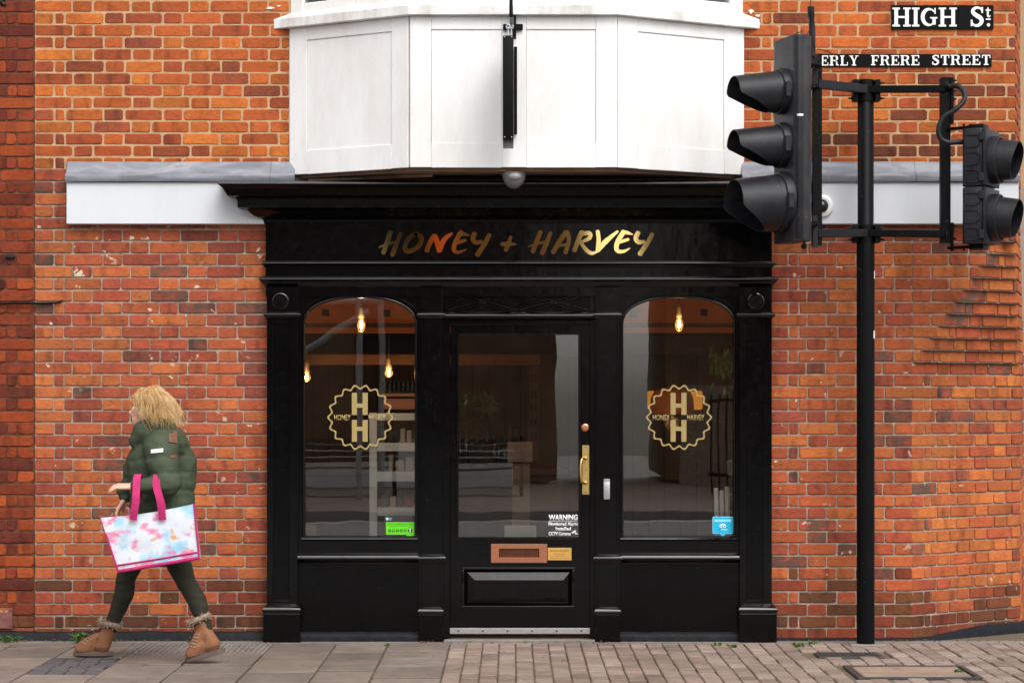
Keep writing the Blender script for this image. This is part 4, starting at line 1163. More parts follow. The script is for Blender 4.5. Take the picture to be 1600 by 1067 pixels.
def bubble(gx, r): # rounded box with a pointer
    x0_, x1_, y0_, y1_ = 1113.3-gx, 1145.5+gx, 806.8-gx, 833.5+gx; pts = []
    for (cx_, cy_, a0) in ((x0_+r,y1_-r,90),(x0_+r,y0_+r,180),(x1_-r,y0_+r,270),(x1_-r,y1_-r,0)):
        if a0 == 90: pts += [(1125.3-gx,y1_)]
        for i in range(5):
            t = rad(a0+90*i/4); pts.append((cx_+r*math.cos(t), cy_+r*math.sin(t)))
        if a0 == 0: pts += [(1133.3+gx,y1_),(1129.4,839.3+gx*1.2)]
    return [(PX(a,d),PZ(b,d)) for a,b in pts]
G().prism(bubble(0, 2.2), d, d+0.0008).build('backing', m_cyanl, bs)
G().prism(bubble(-0.75, 2.0), d+0.0009, d+0.0014).build('label_face', m_cyan, bs)
G().pbox(1116,1142.3,811.3,814.8,d+0.0019,d+0.0014).build('banner', m_cyanl, bs)
for px in (1126.6,1132.2):
    g = G(); g.lathe([(2.3/250,0),(2.3/250,0.0003)], P(px,821.6,d+0.0014), (0,-1,0), 18); g.build('eye', m_vinylwhite, bs)
    g = G(); g.lathe([(1.0/250,0),(1.0/250,0.0003)], P(px,821.8,d+0.0018), (0,-1,0), 14); g.build('pupil', m_stickdark, bs)
g = G(); g.prism([(PX(a,d),PZ(b,d)) for a,b in ((1124.2,819.6),(1134.6,819.6),(1131.5,817.8),(1127.3,817.8))], d+0.0014, d+0.0017); g.build('brow', m_vinylwhite, bs)
text('trip', 'lettering', 1121.5, 1126, 825.8, 828.4, d+0.0015, plain('blue_print', srgb(0,96,176),0.5,0.03,10,0), bs, 0.02, 0.0003)
text('advisor', 'lettering', 1126.4, 1137, 825.6, 828.2, d+0.0015, m_vinylwhite, bs, 0.02, 0.0003)
ws = thing('warning_sticker', P(880,838,0.003), 'white WARNING alarm and camera notice on the door glass', 'sticker')
d = 0.002
text('WARNING', 'lettering', 857.2, 902.8, 803.6, 812.6, d, m_vinylwhite, ws, 0.035, 0.0008)
G().pbox(857.3,902.8,813.3,813.9,d+0.0008,d).build('rule', m_vinylwhite, ws)
text('Monitored Alarm', 'lettering', 857.2, 902.8, 815.2, 821.2, d, m_vinylwhite, ws, 0.035, 0.0008)
text('Installed', 'lettering', 868.2, 892, 822.8, 828.4, d, m_vinylwhite, ws, 0.035, 0.0008)
text('CCTV Cameras', 'lettering', 857.2, 892, 830.4, 836.2, d, m_vinylwhite, ws, 0.035, 0.0008)
g = G(); g.prism([(PX(a,d),PZ(b,d)) for a,b in ((893.3,831.2),(899.3,827.6),(900.5,829.6),(894.6,833.2))], d, d+0.0008)
g.prism([(PX(a,d),PZ(b,d)) for a,b in ((898.3,831.5),(899.5,831),(900,833),(903,832.6),(903,833.8),(898.6,834.2))], d, d+0.0008)
g.build('camera_symbol', m_vinylwhite, ws)

# ---------------------------------------------------------------- street name signs (slab-serif capitals drawn as strokes)
def arcpts(cx, cy, rx, ry, a0, a1, n=14): return [(cx+rx*math.cos(rad(a0+(a1-a0)*i/n)), cy+ry*math.sin(rad(a0+(a1-a0)*i/n))) for i in range(n+1)]
ST_, SF = 0.21, 0.095                                # stem and serif thickness in cap heights
def rect(a, b, c, d_): return [(a,b),(c,b),(c,d_),(a,d_)]
def stem(x, x2=None, lo=True, hi=True, sl=0.11, sr=0.11):
    x2 = x+ST_ if x2 is None else x2
    r = [rect(x, SF if lo else 0, x2, 1-SF if hi else 1)]
    if lo: r.append(rect(x-sl, 0, x2+sr, SF))
    if hi: r.append(rect(x-sl, 1-SF, x2+sr, 1))
    return r
GL = {
 'H': (1.06, stem(0.11)+stem(0.74)+[rect(0.32,0.45,0.74,0.55)]),
 'I': (0.45, stem(0.12)),
 'G': (0.98, [ribbon(arcpts(0.50,0.5,0.385,0.42,40,318,20),[0.07,0.10,0.18,0.22,0.22,0.18,0.10,0.08],0,1,0,False), rect(0.68,0.10,0.87,0.42), rect(0.55,0.42,0.97,0.50), rect(0.80,0.66,0.87,0.98)]),
 'S': (0.72, [ribbon([(0.60,0.74),(0.52,0.90),(0.34,0.95),(0.17,0.86),(0.16,0.70),(0.33,0.55),(0.52,0.42),(0.57,0.25),(0.45,0.08),(0.26,0.05),(0.12,0.16),(0.09,0.30)],[0.06,0.09,0.13,0.17,0.20,0.22,0.20,0.17,0.12,0.09,0.06],0,6,0,False), rect(0.56,0.68,0.64,0.98), rect(0.04,0.02,0.12,0.34)]),
 'E': (0.84, stem(0.11,None,True,True,0.11,0)+[rect(0.32,1-SF,0.78,1), rect(0.32,0,0.80,SF), rect(0.32,0.45,0.56,0.55), rect(0.70,0.72,0.78,1-SF), rect(0.72,SF,0.80,0.30), rect(0.52,0.36,0.60,0.64)]),
 'F': (0.80, stem(0.11,None,True,True,0.11,0)+[rect(0.32,1-SF,0.76,1), rect(0.32,0.44,0.54,0.54), rect(0.68,0.72,0.76,1-SF), rect(0.52,0.35,0.60,0.63), rect(0.32,0,0.43,SF)]),
 'R': (0.98, stem(0.11,None,True,True,0.11,0.08)+[ribbon([(0.32,0.955),(0.55,0.95),(0.72,0.88),(0.75,0.74),(0.70,0.60),(0.55,0.52),(0.32,0.51)],[0.09,0.10,0.18,0.20,0.17,0.09,0.08],0,6,0,False), ribbon([(0.50,0.50),(0.63,0.42),(0.70,0.25),(0.76,0.08),(0.92,0.05)],[0.10,0.16,0.19,0.15,0.07],0,6,0,False)]),
 'L': (0.80, stem(0.11)+[rect(0.43,0,0.76,SF), rect(0.68,SF,0.76,0.34)]),
 'Y': (0.98, [[(0.12,0.92),(0.34,0.92),(0.56,0.46),(0.39,0.44)], [(0.70,0.92),(0.80,0.92),(0.58,0.44),(0.50,0.50)], rect(0.39,SF,0.59,0.46), rect(0.28,0,0.70,SF), rect(0.02,0.92,0.42,1), rect(0.62,0.92,0.94,1)]),
 'T': (0.86, [rect(0.33,SF,0.54,1-SF), rect(0.22,0,0.65,SF), rect(0.04,1-SF,0.83,1), rect(0.04,0.68,0.12,1-SF), rect(0.75,0.68,0.83,1-SF)]),
 't': (0.60, [ribbon([(0.30,1.0),(0.28,0.6),(0.28,0.25),(0.34,0.10),(0.46,0.10),(0.54,0.2)],[0.08,0.18,0.18,0.16,0.10,0.06],0,6,0,False), rect(0.06,0.66,0.56,0.78)]),
}
def slab_text(s, px0, px1, py0, py1, d, mat, parent, sp=0.10, gap=0.5):
    total = sum(gap if c == ' ' else GL[c][0]+sp for c in s) - sp
    sx = (PX(px1,d)-PX(px0,d))/total; sz = PZ(py0,d)-PZ(py1,d); x = PX(px0,d); z = PZ(py1,d)
    for c in s:
        if c == ' ': x += gap*sx; continue
        g = G()
        for i, poly in enumerate(GL[c][1]): g.prism([(x+a*sx, z+b*sz) for a, b in poly], d-0.001, d+0.0012+0.00012*i)
        g.build('letter', mat, parent); x += (GL[c][0]+sp)*sx
hs_ = thing('street_sign', (PX(1472),-0.01,PZ(47)), 'black sign with large white serif letters reading HIGH St high on the right wall', 'street sign')
for i, (a, b) in enumerate(((1393,1440),(1440.4,1497),(1497.4,1552.5))):
    G().pbox(a, b, 8.5, 46, 0.014+0.0003*(i%2), -0.004).build('tile', m_signblack, hs_, 0.002)
D_ = 0.0145
slab_text('HIGH', 1394.5, 1495, 12.5, 42, D_, m_signwhite, hs_, 0.07)
slab_text('S', 1515.5, 1538.5, 11, 42, D_, m_signwhite, hs_)
slab_text('t', 1539, 1548.5, 12, 28, D_, m_signwhite, hs_)
G().pbox(1540.5, 1548, 29.6, 31.6, D_+0.001, D_-0.001).build('underline', m_signwhite, hs_)
g = G(); g.lathe([(2.6/250,0),(2.6/250,0.0015)], P(1544.5,39.5,D_-0.0005), (0,-1,0), 18); g.build('full_stop', m_signwhite, hs_)
h2 = thing('street_sign', (PX(1400),-0.01,PZ(105)), 'long thin black sign with small white serif letters reading ERLY FRERE STREET', 'street sign')
for a, b in ((1262,1310),(1310.3,1388),(1388.3,1470),(1470.3,1549.5)):
    G().pbox(a, b, 84.8, 104.5, 0.012+R.uniform(0,0.0006), -0.004).build('tile', m_signblack, h2, 0.0015)
slab_text('ERLY', 1281.5, 1342, 87.3, 103.0, 0.0127, m_signwhite, h2, 0.08)
slab_text('FRERE', 1361, 1437, 86.8, 102.5, 0.0127, m_signwhite, h2, 0.08)
slab_text('STREET', 1456, 1548, 86.2, 102.0, 0.0127, m_signwhite, h2, 0.08)

# ---------------------------------------------------------------- dome camera on the right board
cc = thing('security_camera', P(1293,322,0.07), 'white dome security camera on the pale board, half behind the signal bracket', 'camera')
g = G(); g.lathe([(0.070,0),(0.072,0.012),(0.066,0.028),(0.050,0.036),(0.044,0.034)], P(1284,322,0.068), (0,-1,0), 32); g.build('housing', plain('camera_white', (0.8,0.8,0.79,1), 0.35, 0.03, 10, 0), cc, 0, 40)
g = G(); g.ball(P(1284,322,0.100), 0.042, 24, 14); g.build('dome', plain('smoked_dome', (0.01,0.01,0.011,1), 0.06, 0.05, 10, 0), cc, 0, 60)

# ---------------------------------------------------------------- traffic signal
PD = 0.30
ts = thing('traffic_signal', (PX(1352,PD), -PD, 0.0), 'black traffic signal pole carrying a three-light head and a two-light head', 'traffic signal')
pc = Vector((PX(1352.5,PD), -PD, 0)); rp = 14/S(PD)
g = G(); g.lathe([(rp*1.0,-0.02),(rp*1.0,PZ(470,PD)),(rp*1.0,PZ(378,PD)),(rp*0.985,PZ(376,PD)),(rp*0.90,PZ(374,PD)),(rp*0.90,PZ(126.5,PD)),(rp*0.84,PZ(125,PD))], pc, (0,0,1), 32)
g.build('pole', m_pole, ts, 0, 40)
g = G(); n = 10; vs = []
for i in range(n+1):
    t = rad(-150 + 110*i/n)
    for z in (PZ(560,PD), PZ(411,PD)):
        vs.append((pc.x+(rp+0.002)*math.cos(t), pc.y+(rp+0.002)*math.sin(t), z))
        vs.append((pc.x+(rp-0.006)*math.cos(t), pc.y+(rp-0.006)*math.sin(t), z))
g.add(vs, [(i*4, i*4+2, i*4+6, i*4+4) for i in range(n)] + [(i*4+2, i*4+3, i*4+7, i*4+6) for i in range(n)] + [(i*4+1, i*4, i*4+4, i*4+5) for i in range(n)])
g.f += [(0,1,3,2), (n*4, n*4+2, n*4+3, n*4+1)]
g.build('access_door', m_pole, ts, 0, 30)
g = G(); t = rad(-140); g.lathe([(0.008,0),(0.007,0.004)], (pc.x+(rp+0.001)*math.cos(t), pc.y+(rp+0.001)*math.sin(t), PZ(421,PD)), (math.cos(t),math.sin(t),0), 10); g.build('door_lock', m_inside, ts)
fp = G(); fp.hprism([(pc.x-0.10,pc.y-0.075),(pc.x+0.115,pc.y-0.085),(pc.x+0.10,pc.y+0.075),(pc.x-0.095,pc.y+0.075)], -0.012, 0.012); fp.build('foot_plate', m_conc, ts, 0.006)
# labels stuck round the pole
for y0, y1, w in ((420,440,14),(513,533,20)):
    g = G(); vs = []; n = 6; rr_ = rp+0.0012
    for i in range(n+1):
        t = rad(-58 + (w+14)*i/n)
        for z in (PZ(y1,PD), PZ(y0,PD)): vs.append((pc.x+rr_*math.cos(t), pc.y+rr_*math.sin(t), z))
        for z in (PZ(y1,PD), PZ(y0,PD)): vs.append((pc.x+(rr_-0.002)*math.cos(t), pc.y+(rr_-0.002)*math.sin(t), z))
    g.add(vs, [(i*4, i*4+4, i*4+5, i*4+1) for i in range(n)]); g.build('pole_label', m_vinylwhite, ts)
    t = rad(-24 if w < 20 else -30)
    text('C' if w < 20 else '6', 'numeral', 0, 10, 0, 10, 0.0, m_ink, ts, 0.03, 0.0005)
    o = ts.children[-1]; me = o.data
    xs = [v.co.x for v in me.vertices]; zs = [v.co.z for v in me.vertices]
    ax, bx_ = min(xs), max(xs); az, bz = min(zs), max(zs)
    for v in me.vertices:
        u = (v.co.x-ax)/(bx_-ax); q = t + (u-0.5)*0.36; k = (v.co.z-az)/(bz-az); r2 = rr_+0.0008
        v.co = Vector((pc.x+r2*math.cos(q), pc.y+r2*math.sin(q), PZ(y1-4,PD)+(PZ(y0+4,PD)-PZ(y1-4,PD))*k))
LD, RD = 0.62, 0.50
lp = Vector((PX(1275.5,LD), -LD, 0)); rpst = Vector((PX(1477.5,RD), -RD, 0))
def barbetween(a, b, w, h, name, mat=m_pole):
    """flat bar with its centre line from a to b, w thick in plan and h high"""
    a, b = Vector(a), Vector(b); u = (b-a); u2 = Vector((u.x,u.y)).normalized(); nn = Vector((-u2.y,u2.x))*(w/2)
    vs = []
    for e in (a, b):
        for s_ in (-1,1):
            for k in (-1,1): vs.append((e.x+nn.x*s_, e.y+nn.y*s_, e.z+k*h/2))
    g = G(); g.add(vs, [(0,1,3,2),(4,6,7,5),(0,4,5,1),(2,3,7,6),(1,5,7,3),(0,2,6,4)]); return g.build(name, mat, ts, 0.003)
ztop, zbot = PZ(141,PD), PZ(365,PD)
barbetween((pc.x,pc.y-0.03,ztop), (lp.x,lp.y,PZ(131.5,LD)), 0.045, 13.5/S(0.4), 'arm', m_signal)
barbetween((pc.x,pc.y-0.03,zbot), (lp.x,lp.y,PZ(365,LD)), 0.045, 12/S(0.4), 'arm', m_signal)
barbetween((pc.x,pc.y-0.03,ztop), (rpst.x,rpst.y,PZ(139.5,RD)), 0.045, 11/S(0.4), 'arm')
barbetween((pc.x,pc.y-0.03,zbot), (rpst.x,rpst.y,PZ(366,RD)), 0.045, 11/S(0.4), 'arm')
def collar(z0, z1):
    g = G(); g.lathe([(rp*0.9,z0),(rp*1.02,z0),(rp*1.02,z1),(rp*0.9,z1)], pc, (0,0,1), 24)
    for s_ in (-1,1): g.box(pc.x+s_*(rp+0.012)-0.016, pc.x+s_*(rp+0.012)+0.016, PD-0.03, PD+0.055, z0, z1)
    g.build('clamp', m_pole, ts, 0.003, 40)
    for s_ in (-1,1):
        for z in (z0+0.02, z1-0.02):
            b_ = G(); b_.lathe([(0.009,0),(0.009,0.012),(0.005,0.013),(0.005,0.03)], (pc.x+s_*(rp+0.026), -PD-0.03, z), (s_,0,0), 8); b_.build('bolt', m_pole, ts)
collar(PZ(160,PD), PZ(126,PD)); collar(PZ(380,PD), PZ(352,PD))
# left and right posts, angle sections with holes
def post(c, px0, px1, y0, y1, d):
    x0_, x1_ = PX(px0,d), PX(px1,d)
    g = G(); g.box(x0_, x1_, d-0.006, d, PZ(y1,d), PZ(y0,d)); g.box(x0_-0.001, x0_+0.007, d-0.06, d-0.007, PZ(y1,d), PZ(y0,d))
    o = g.build('post', m_pole, ts, 0.002)
    for y in (y0+9, y0+26, y1-34, y1-16):
        h = G(); h.lathe([(0.009,0),(0.009,0.0012)], P((px0+px1)/2+1,y,d), (0,-1,0), 12); h.build('bolt_hole', m_inside, o)
    return o
post(lp, 1270, 1284.5, 84, 384, LD); post(rpst, 1470.5, 1485.5, 121, 380, RD)
for y0, y1 in ((85,133),(337,387)):
    G().pbox(1270, 1278, y0, y1, LD+0.012, LD+0.001).build('bracket_plate', m_inside, ts, 0.002)
for y0, y1 in ((121,194),(348,392)):
    G().pbox(1485.7, 1490.5, y0, y1, RD+0.012, RD-0.02).build('bracket_plate', m_pole, ts, 0.002)
g = G()
for y in (126,142,155,353,373):
    g.lathe([(0.008,0),(0.008,0.010),(0.004,0.011),(0.004,0.02)], P(1490,y,RD), (1,0,0), 8)
g.build('bolts', m_pole, ts)

def headframe(c, yaw):
    """local (u: to the right seen from the front, f: forward, z up) -> world"""
    f = Vector((math.cos(yaw), math.sin(yaw), 0)); u = Vector((-f.y, f.x, 0))
    return lambda a, b, z: c + u*a + f*b + Vector((0,0,z))
def hull(T, outline, z0, z1, name, mat, parent, bevel=0.006, seg=2):
    n = len(outline); g = G()
    g.add([T(a,b,z0) for a,b in outline] + [T(a,b,z1) for a,b in outline], [tuple(range(n)), tuple(range(2*n-1,n-1,-1))] + [(i,(i+1)%n,(i+1)%n+n,i+n) for i in range(n)])
    return g.build(name, mat, parent, bevel, 40, seg)
def visor(T, z, R0, R1, Lt, Lb, tilt, name, parent, mat, b0, power=1.0, N=36, M_=7, flat=0.28):
    """tapering hood round a lens; Lt long at the top, Lb at the bottom"""
    def ring(k, off):
        r = []
        for i in range(N):
            t = 2*math.pi*i/N; cz = math.cos(t)
            w = max(0.0, min(1.0, (cz + 1.0)/power))
            L = Lb + (Lt-Lb)*w
            q = L*k; Rr = R0 + (R1-R0)*(q/Lt) + off
            r.append(T(Rr*math.sin(t), b0+q, z + Rr*cz - math.tan(tilt)*q))
        return r
    g = G(); vs = []
    for m_ in range(M_+1): vs += ring(m_/M_, 0.0)
    for m_ in range(M_,-1,-1): vs += ring(m_/M_, -0.005)
    T2 = 2*(M_+1)
    g.add(vs, [(a*N+i, a*N+(i+1)%N, (a+1)*N+(i+1)%N, (a+1)*N+i) for a in range(T2-1) for i in range(N)])
    o = g.build(name, mat, parent, 0, 35)
    c = G(); vs = []
    for (rr_, e) in ((R0+0.010,0.0),(R0+0.012,0.018),(R0+0.009,0.05),(R0+0.001,0.055)):
        for i in range(N):
            t = 2*math.pi*i/N; vs.append(T(rr_*math.sin(t), b0+e, z+rr_*math.cos(t)-math.tan(tilt)*e))
    c.add(vs, [(a*N+i, a*N+(i+1)%N, (a+1)*N+(i+1)%N, (a+1)*N+i) for a in range(3) for i in range(N)]); c.build('collar', mat, parent, 0, 40)
    return o
def lensdisc(T, z, r, b, mat, parent):
    g = G(); N = 24; vs = []
    for (k, e) in ((1.0,0.0),(0.7,0.016),(0.35,0.024),(0.02,0.027)):
        for i in range(N): t = 2*math.pi*i/N; vs.append(T(r*k*math.sin(t), b+e, z+r*k*math.cos(t)))
    g.add(vs, [(a*N+i, a*N+(i+1)%N, (a+1)*N+(i+1)%N, (a+1)*N+i) for a in range(3) for i in range(N)]); return g.build('lens', mat, parent, 0, 60)
# left head: faces left and a little towards the camera
HD = 0.80; hc = Vector((PX(1242,HD), -HD+0.02, PZ(379,HD))); yaw = rad(180+17); T = headframe(hc, yaw)
hh = PZ(59,HD)-PZ(379,HD)
w2 = 0.165
lh = hull(T, [(-w2,0.055),(-w2+0.02,0.07),(w2-0.02,0.07),(w2,0.055),(w2+0.004,0.03),(w2-0.002,-0.02),(w2-0.05,-0.058),(-w2+0.05,-0.058),(-w2+0.002,-0.02),(-w2-0.004,0.03)], 0, hh, 'signal_head', m_signal_grey, ts, 0.010)
for (py, R0, R1, Lt, Lb, tl, i) in ((143,0.126,0.110,0.325,0.105,5.5,0),(227,0.123,0.107,0.325,0.105,4.5,1),(316,0.170,0.158,0.325,0.14,5.5,2)):
    zz = PZ(py,HD)-hc.z
    visor(T, zz, R0, R1, Lt, Lb, rad(tl), 'visor', lh, m_signal, 0.064, 1.05 if i<2 else 0.95)
    lensdisc(T, zz, R0-0.012, 0.074, m_lens[i], lh)
    for s_ in (1,-1):
        g = G(); a0 = (R0+0.006)*s_
        vs = [T(a0+da*s_, 0.085+b, zz+z) for da in (0.0,0.02) for b in (0.0,0.035) for z in (-0.05,0.04)]
        g.add(vs, [(0,1,3,2),(4,6,7,5),(0,4,5,1),(2,3,7,6),(1,5,7,3),(0,2,6,4)]); g.build('latch', m_signal, lh, 0.004)
# ridge along the housing edge, and the paint chips on it
hull(T, [(w2-0.012,0.066),(w2+0.008,0.050),(w2+0.010,0.018),(w2-0.004,0.016)], 0.012, hh-0.012, 'edge_rib', m_signal, lh, 0.004)
hull(T, [(w2-0.004,0.058),(w2+0.0125,0.052),(w2+0.0125,0.022),(w2-0.004,0.03)], PZ(186.5,HD)-hc.z, PZ(183,HD)-hc.z, 'paint_chip', m_signwhite, lh, 0.001)
g = G(); g.tube([T(0.10,-0.02,-0.001), T(0.10,-0.02,-0.018), T(0.06,-0.05,-0.02), T(0.0,-0.06,-0.03)], 0.007, 6); g.ball(T(0.0,-0.06,-0.02), 0.018, 8, 6); g.build('underside_clip', m_inside, lh, 0, 50)
bb = G(); bb.tube([T(0.06,-0.04,PZ(101,HD)-hc.z), Vector((lp.x+0.02,lp.y,PZ(101,LD)))], 0.014, 12); bb.lathe([(0.024,0),(0.024,0.03)], T(0.06,-0.055,PZ(101,HD)-hc.z), (1,0.2,0), 14)
bb.build('spigot', m_pole, ts, 0, 40)
g = G(); g.tube([T(0.0,-0.05,0.10), Vector((lp.x,lp.y,PZ(350,LD)))], 0.016, 10); g.tube([T(0.0,-0.05,hh-0.30), Vector((lp.x,lp.y,PZ(135,LD)))], 0.016, 10); g.build('mounting_bolt', m_pole, ts, 0, 40)
# aerial stub and loose wires above the left head
ax_ = PX(1270,LD); g = G()
g.tube([(ax_-0.004,-LD,PZ(88,LD)),(ax_-0.004,-LD,PZ(50,LD)),(ax_-0.008,-LD,PZ(28,LD)),(ax_-0.010,-LD,PZ(27,LD)),(ax_-0.012,-LD,PZ(11,LD))], [0.020,0.020,0.017,0.021,0.021], 12); g.build('cable_gland', m_signal, ts, 0, 50)
g = G()
for pts in ([(1266,46),(1258,60),(1254,74),(1258,82),(1272,88),(1284,92)], [(1268,46),(1270,62),(1274,75)], [(1276,77),(1290,80),(1304,87),(1306,100)], [(1240,58),(1246,52),(1254,50)], [(1265,12),(1267,0),(1266,-10)]):
    g.tube(spline([P(a,b,LD+0.02) for a,b in pts],5), 0.0028, 5)
g.build('loose_wire', m_inside, ts, 0, 60)
# right head: faces right and a little towards the camera
HR = 0.60; yaw2 = rad(-27); hc2 = Vector((PX(1533,HR), -HR, PZ(390,HR))); T2 = headframe(hc2, yaw2)
hz = lambda y: PZ(y,HR)-hc2.z
rh = None
for (y0, y1, i) in ((204,293.5,0),(295,382,1)):
    body = hull(T2, [(-0.145,0.03),(-0.135,0.05),(0.135,0.05),(0.145,0.03),(0.145,-0.06),(0.10,-0.085),(-0.10,-0.085),(-0.145,-0.06)], hz(y1), hz(y0), 'signal_head', m_signal, ts, 0.006)
    hull(T2, [(-0.150,0.051),(-0.150,0.072),(0.150,0.072),(0.150,0.051)], hz(y1)+0.002, hz(y0)-0.002, 'front_cover', m_signal, body, 0.008)
    zz = (hz(y0)+hz(y1))/2
    zz -= 0.01
    visor(T2, zz, 0.132, 0.112, 0.165, 0.120, rad(2), 'visor', body, m_signal, 0.071, 1.6)
    lensdisc(T2, zz, 0.115, 0.074, m_lens[0 if i == 0 else 2], body)
    for k in range(3):                                # pressed D shapes on the side towards the camera
        zc_ = zz + (1-k)*0.104; g = G()
        pts = [T2(-0.1456, -0.052+0.055*a, zc_+b*0.036) for a, b in [(0,1)]+[(1+math.cos(rad(t))*0.6, math.sin(rad(t))) for t in (90,60,30,0,-30,-60,-90)]+[(0,-1)]]
        g.tube(pts, 0.0055, 6); g.build('pressed_rib', m_signal, body, 0, 60)
    for z in (hz(y0)-0.05, hz(y1)+0.05):
        g = G(); vs = [T2(-0.150+da, 0.03+b, z+c_) for da in (-0.012,0.01) for b in (0.0,0.03) for c_ in (-0.025,0.025)]
        g.add(vs, [(0,1,3,2),(4,6,7,5),(0,4,5,1),(2,3,7,6),(1,5,7,3),(0,2,6,4)]); g.build('hinge', m_inside, body, 0.004)
    g = G(); a0 = zz+0.128; vs = [T2(-0.06+da, 0.078+b, zz+0.118+c_) for da in (-0.012,0.012) for b in (0.0,0.02) for c_ in (-0.008,0.008)]
for (y, nm) in ((199.5,'top_bracket'),(386,'bottom_bracket')):
    g = G(); z = hz(y); a = T2(-0.05,-0.03,z); b = Vector((rpst.x+0.02,rpst.y,a.z))
    barbetween(a, b, 0.04, 0.018, nm)
    hull(T2, [(-0.06,-0.06),(-0.06,0.03),(0.06,0.03),(0.06,-0.06)], z-0.016, z+0.016, nm, m_pole, ts, 0.003)
    g = G()
    for px in (1506,1517): c = P(px, y+(-4 if y < 300 else 4), 0.58); g.ball(c, 0.008, 8, 6)
    g.build('bolts', m_pole, ts)
hose = G(); hose.tube(spline([P(1483,136,0.54),P(1495,134.5,0.57),P(1506,143,0.60),P(1506,158,0.62),P(1492,172,0.63),P(1474,184,0.62),P(1466.5,202,0.62),P(1470,217,0.62),P(1482,223,0.62),P(1496,222.5,0.62),P(1510,222,0.62)],6), 0.0155, 12)
hose.build('cable_hose', m_signal, ts, 0, 60)
g = G(); g.lathe([(0.02,0),(0.02,0.03)], P(1480,136,0.535), (1,0,0), 12); g.build('hose_gland', m_pole, ts, 0, 40)

# ---------------------------------------------------------------- walking woman
m_skin = plain('skin', srgb(222,168,146), 0.55, 0.06, 30, 0.05)
def cloth(name, c, sc, st, rough=0.85):
    m = M(name); m.col(m.ramp(m.noise(sc,5), [(0.3,tuple(x*0.82 for x in c[:3])+(1,)),(0.7,tuple(min(1,x*1.15) for x in c[:3])+(1,))])).rough(rough).spec(0.25)
    m.bump(m.noise(40,4,0.6,(1,1,1.8)), st, 0.008); return m.m
m_parka = cloth('olive_parka', srgb(62,72,54), 9, 0.35, 0.7)
m_leggings = cloth('dark_olive_leggings', srgb(44,44,34), 14, 0.2)
m_boot = cloth('tan_leather', srgb(130,86,58), 12, 0.25, 0.6)
m_fur = cloth('boot_fur', srgb(150,130,114), 50, 0.9)
m_sole = cloth('boot_sole', srgb(96,82,74), 20, 0.2)
m_hair = M('blond_hair'); m_hair.col(m_hair.ramp(m_hair.noise(30,4,0.6,(1,1,0.3)), [(0.25,srgb(150,112,70)),(0.5,srgb(196,158,106)),(0.75,srgb(220,194,148))])).rough(0.45).spec(0.4); m_hair = m_hair.m
m_patchw = plain('white_patch', (0.75,0.75,0.72,1), 0.6, 0.04, 20, 0); m_patchb = plain('brown_patch', srgb(112,76,56), 0.7, 0.1, 30, 0.1)
DN, DFR = 1.28, 1.02                                  # depths of her near and far side
pw = thing('person', (PX(240,1.15), -1.15, 0), 'woman in an olive green parka and tan ankle boots striding left with a colourful bag', 'person')
def capsule(g, a, b, ra, rb, n=14):
    a, b = Vector(a), Vector(b); ra_ = ra if isinstance(ra,(int,float)) else max(ra)
    pts = [a.lerp(b, i/4) for i in range(5)]
    g.tube(pts, [ra+(rb-ra)*i/4 for i in range(5)], n); g.ball(a, ra*0.995, n, 8); g.ball(b, rb*0.995, n, 8); return g
def chain(g, pts, rs):
    for i in range(len(pts)-1): capsule(g, pts[i], pts[i+1], rs[i], rs[i+1])
    return g
HC = P(229,640,1.14)                                  # head centre
hipN, hipF = P(256,806,1.24), P(246,806,1.06)
kneN, ankN = P(290,908,1.30), P(322,985,1.33)
kneF, ankF = P(198,898,1.00), P(171,985,0.97)
shN, shF = P(252,700,1.32), P(240,700,0.98)
elN, wrN = P(264,757,1.40), P(206,760,1.44)
elF, wrF = P(212,745,0.97), P(196,778,0.98)
b = G()
b.ball(HC, (0.080,0.074,0.108), 20, 14)
b.ball(HC+Vector((0.024,0,0.022)), (0.078,0.072,0.086), 18, 12)                 # back of the skull
b.ball(HC+Vector((-0.046,0,-0.058)), (0.040,0.045,0.046), 14, 10)              # jaw
b.tube([HC+Vector((-0.068,0,0.012)), HC+Vector((-0.096,0,-0.022)), HC+Vector((-0.078,0,-0.03))], [0.011,0.014,0.010], 10)   # nose
b.ball(HC+Vector((-0.076,0,-0.052)), (0.012,0.022,0.007), 10, 6).ball(HC+Vector((-0.074,0,-0.063)), (0.012,0.020,0.007), 10, 6)  # lips
for s_ in (-1,1): b.ball(HC+Vector((0.012,s_*0.074,-0.008)), (0.018,0.008,0.030), 10, 8)                                    # ears
chain(b, [HC+Vector((0.015,0,-0.06)), P(238,684,1.15), P(246,712,1.15)], [0.052,0.054,0.09])
chain(b, [P(246,720,1.15), P(250,765,1.15), P(252,800,1.15)], [0.13,0.12,0.145])
for hp, kn, an, in ((hipN,kneN,ankN),(hipF,kneF,ankF)): chain(b, [hp, hp.lerp(kn,0.5)+Vector((-0.012,0,0)), kn, kn.lerp(an,0.35)+Vector((0.020,0,0)), an], [0.096,0.082,0.058,0.056,0.038])
for s1, e1, w1 in ((shN,elN,wrN),(shF,elF,wrF)): chain(b, [P(246,712,1.15), s1, e1, e1.lerp(w1,0.3), w1], [0.09,0.060,0.042,0.040,0.026])
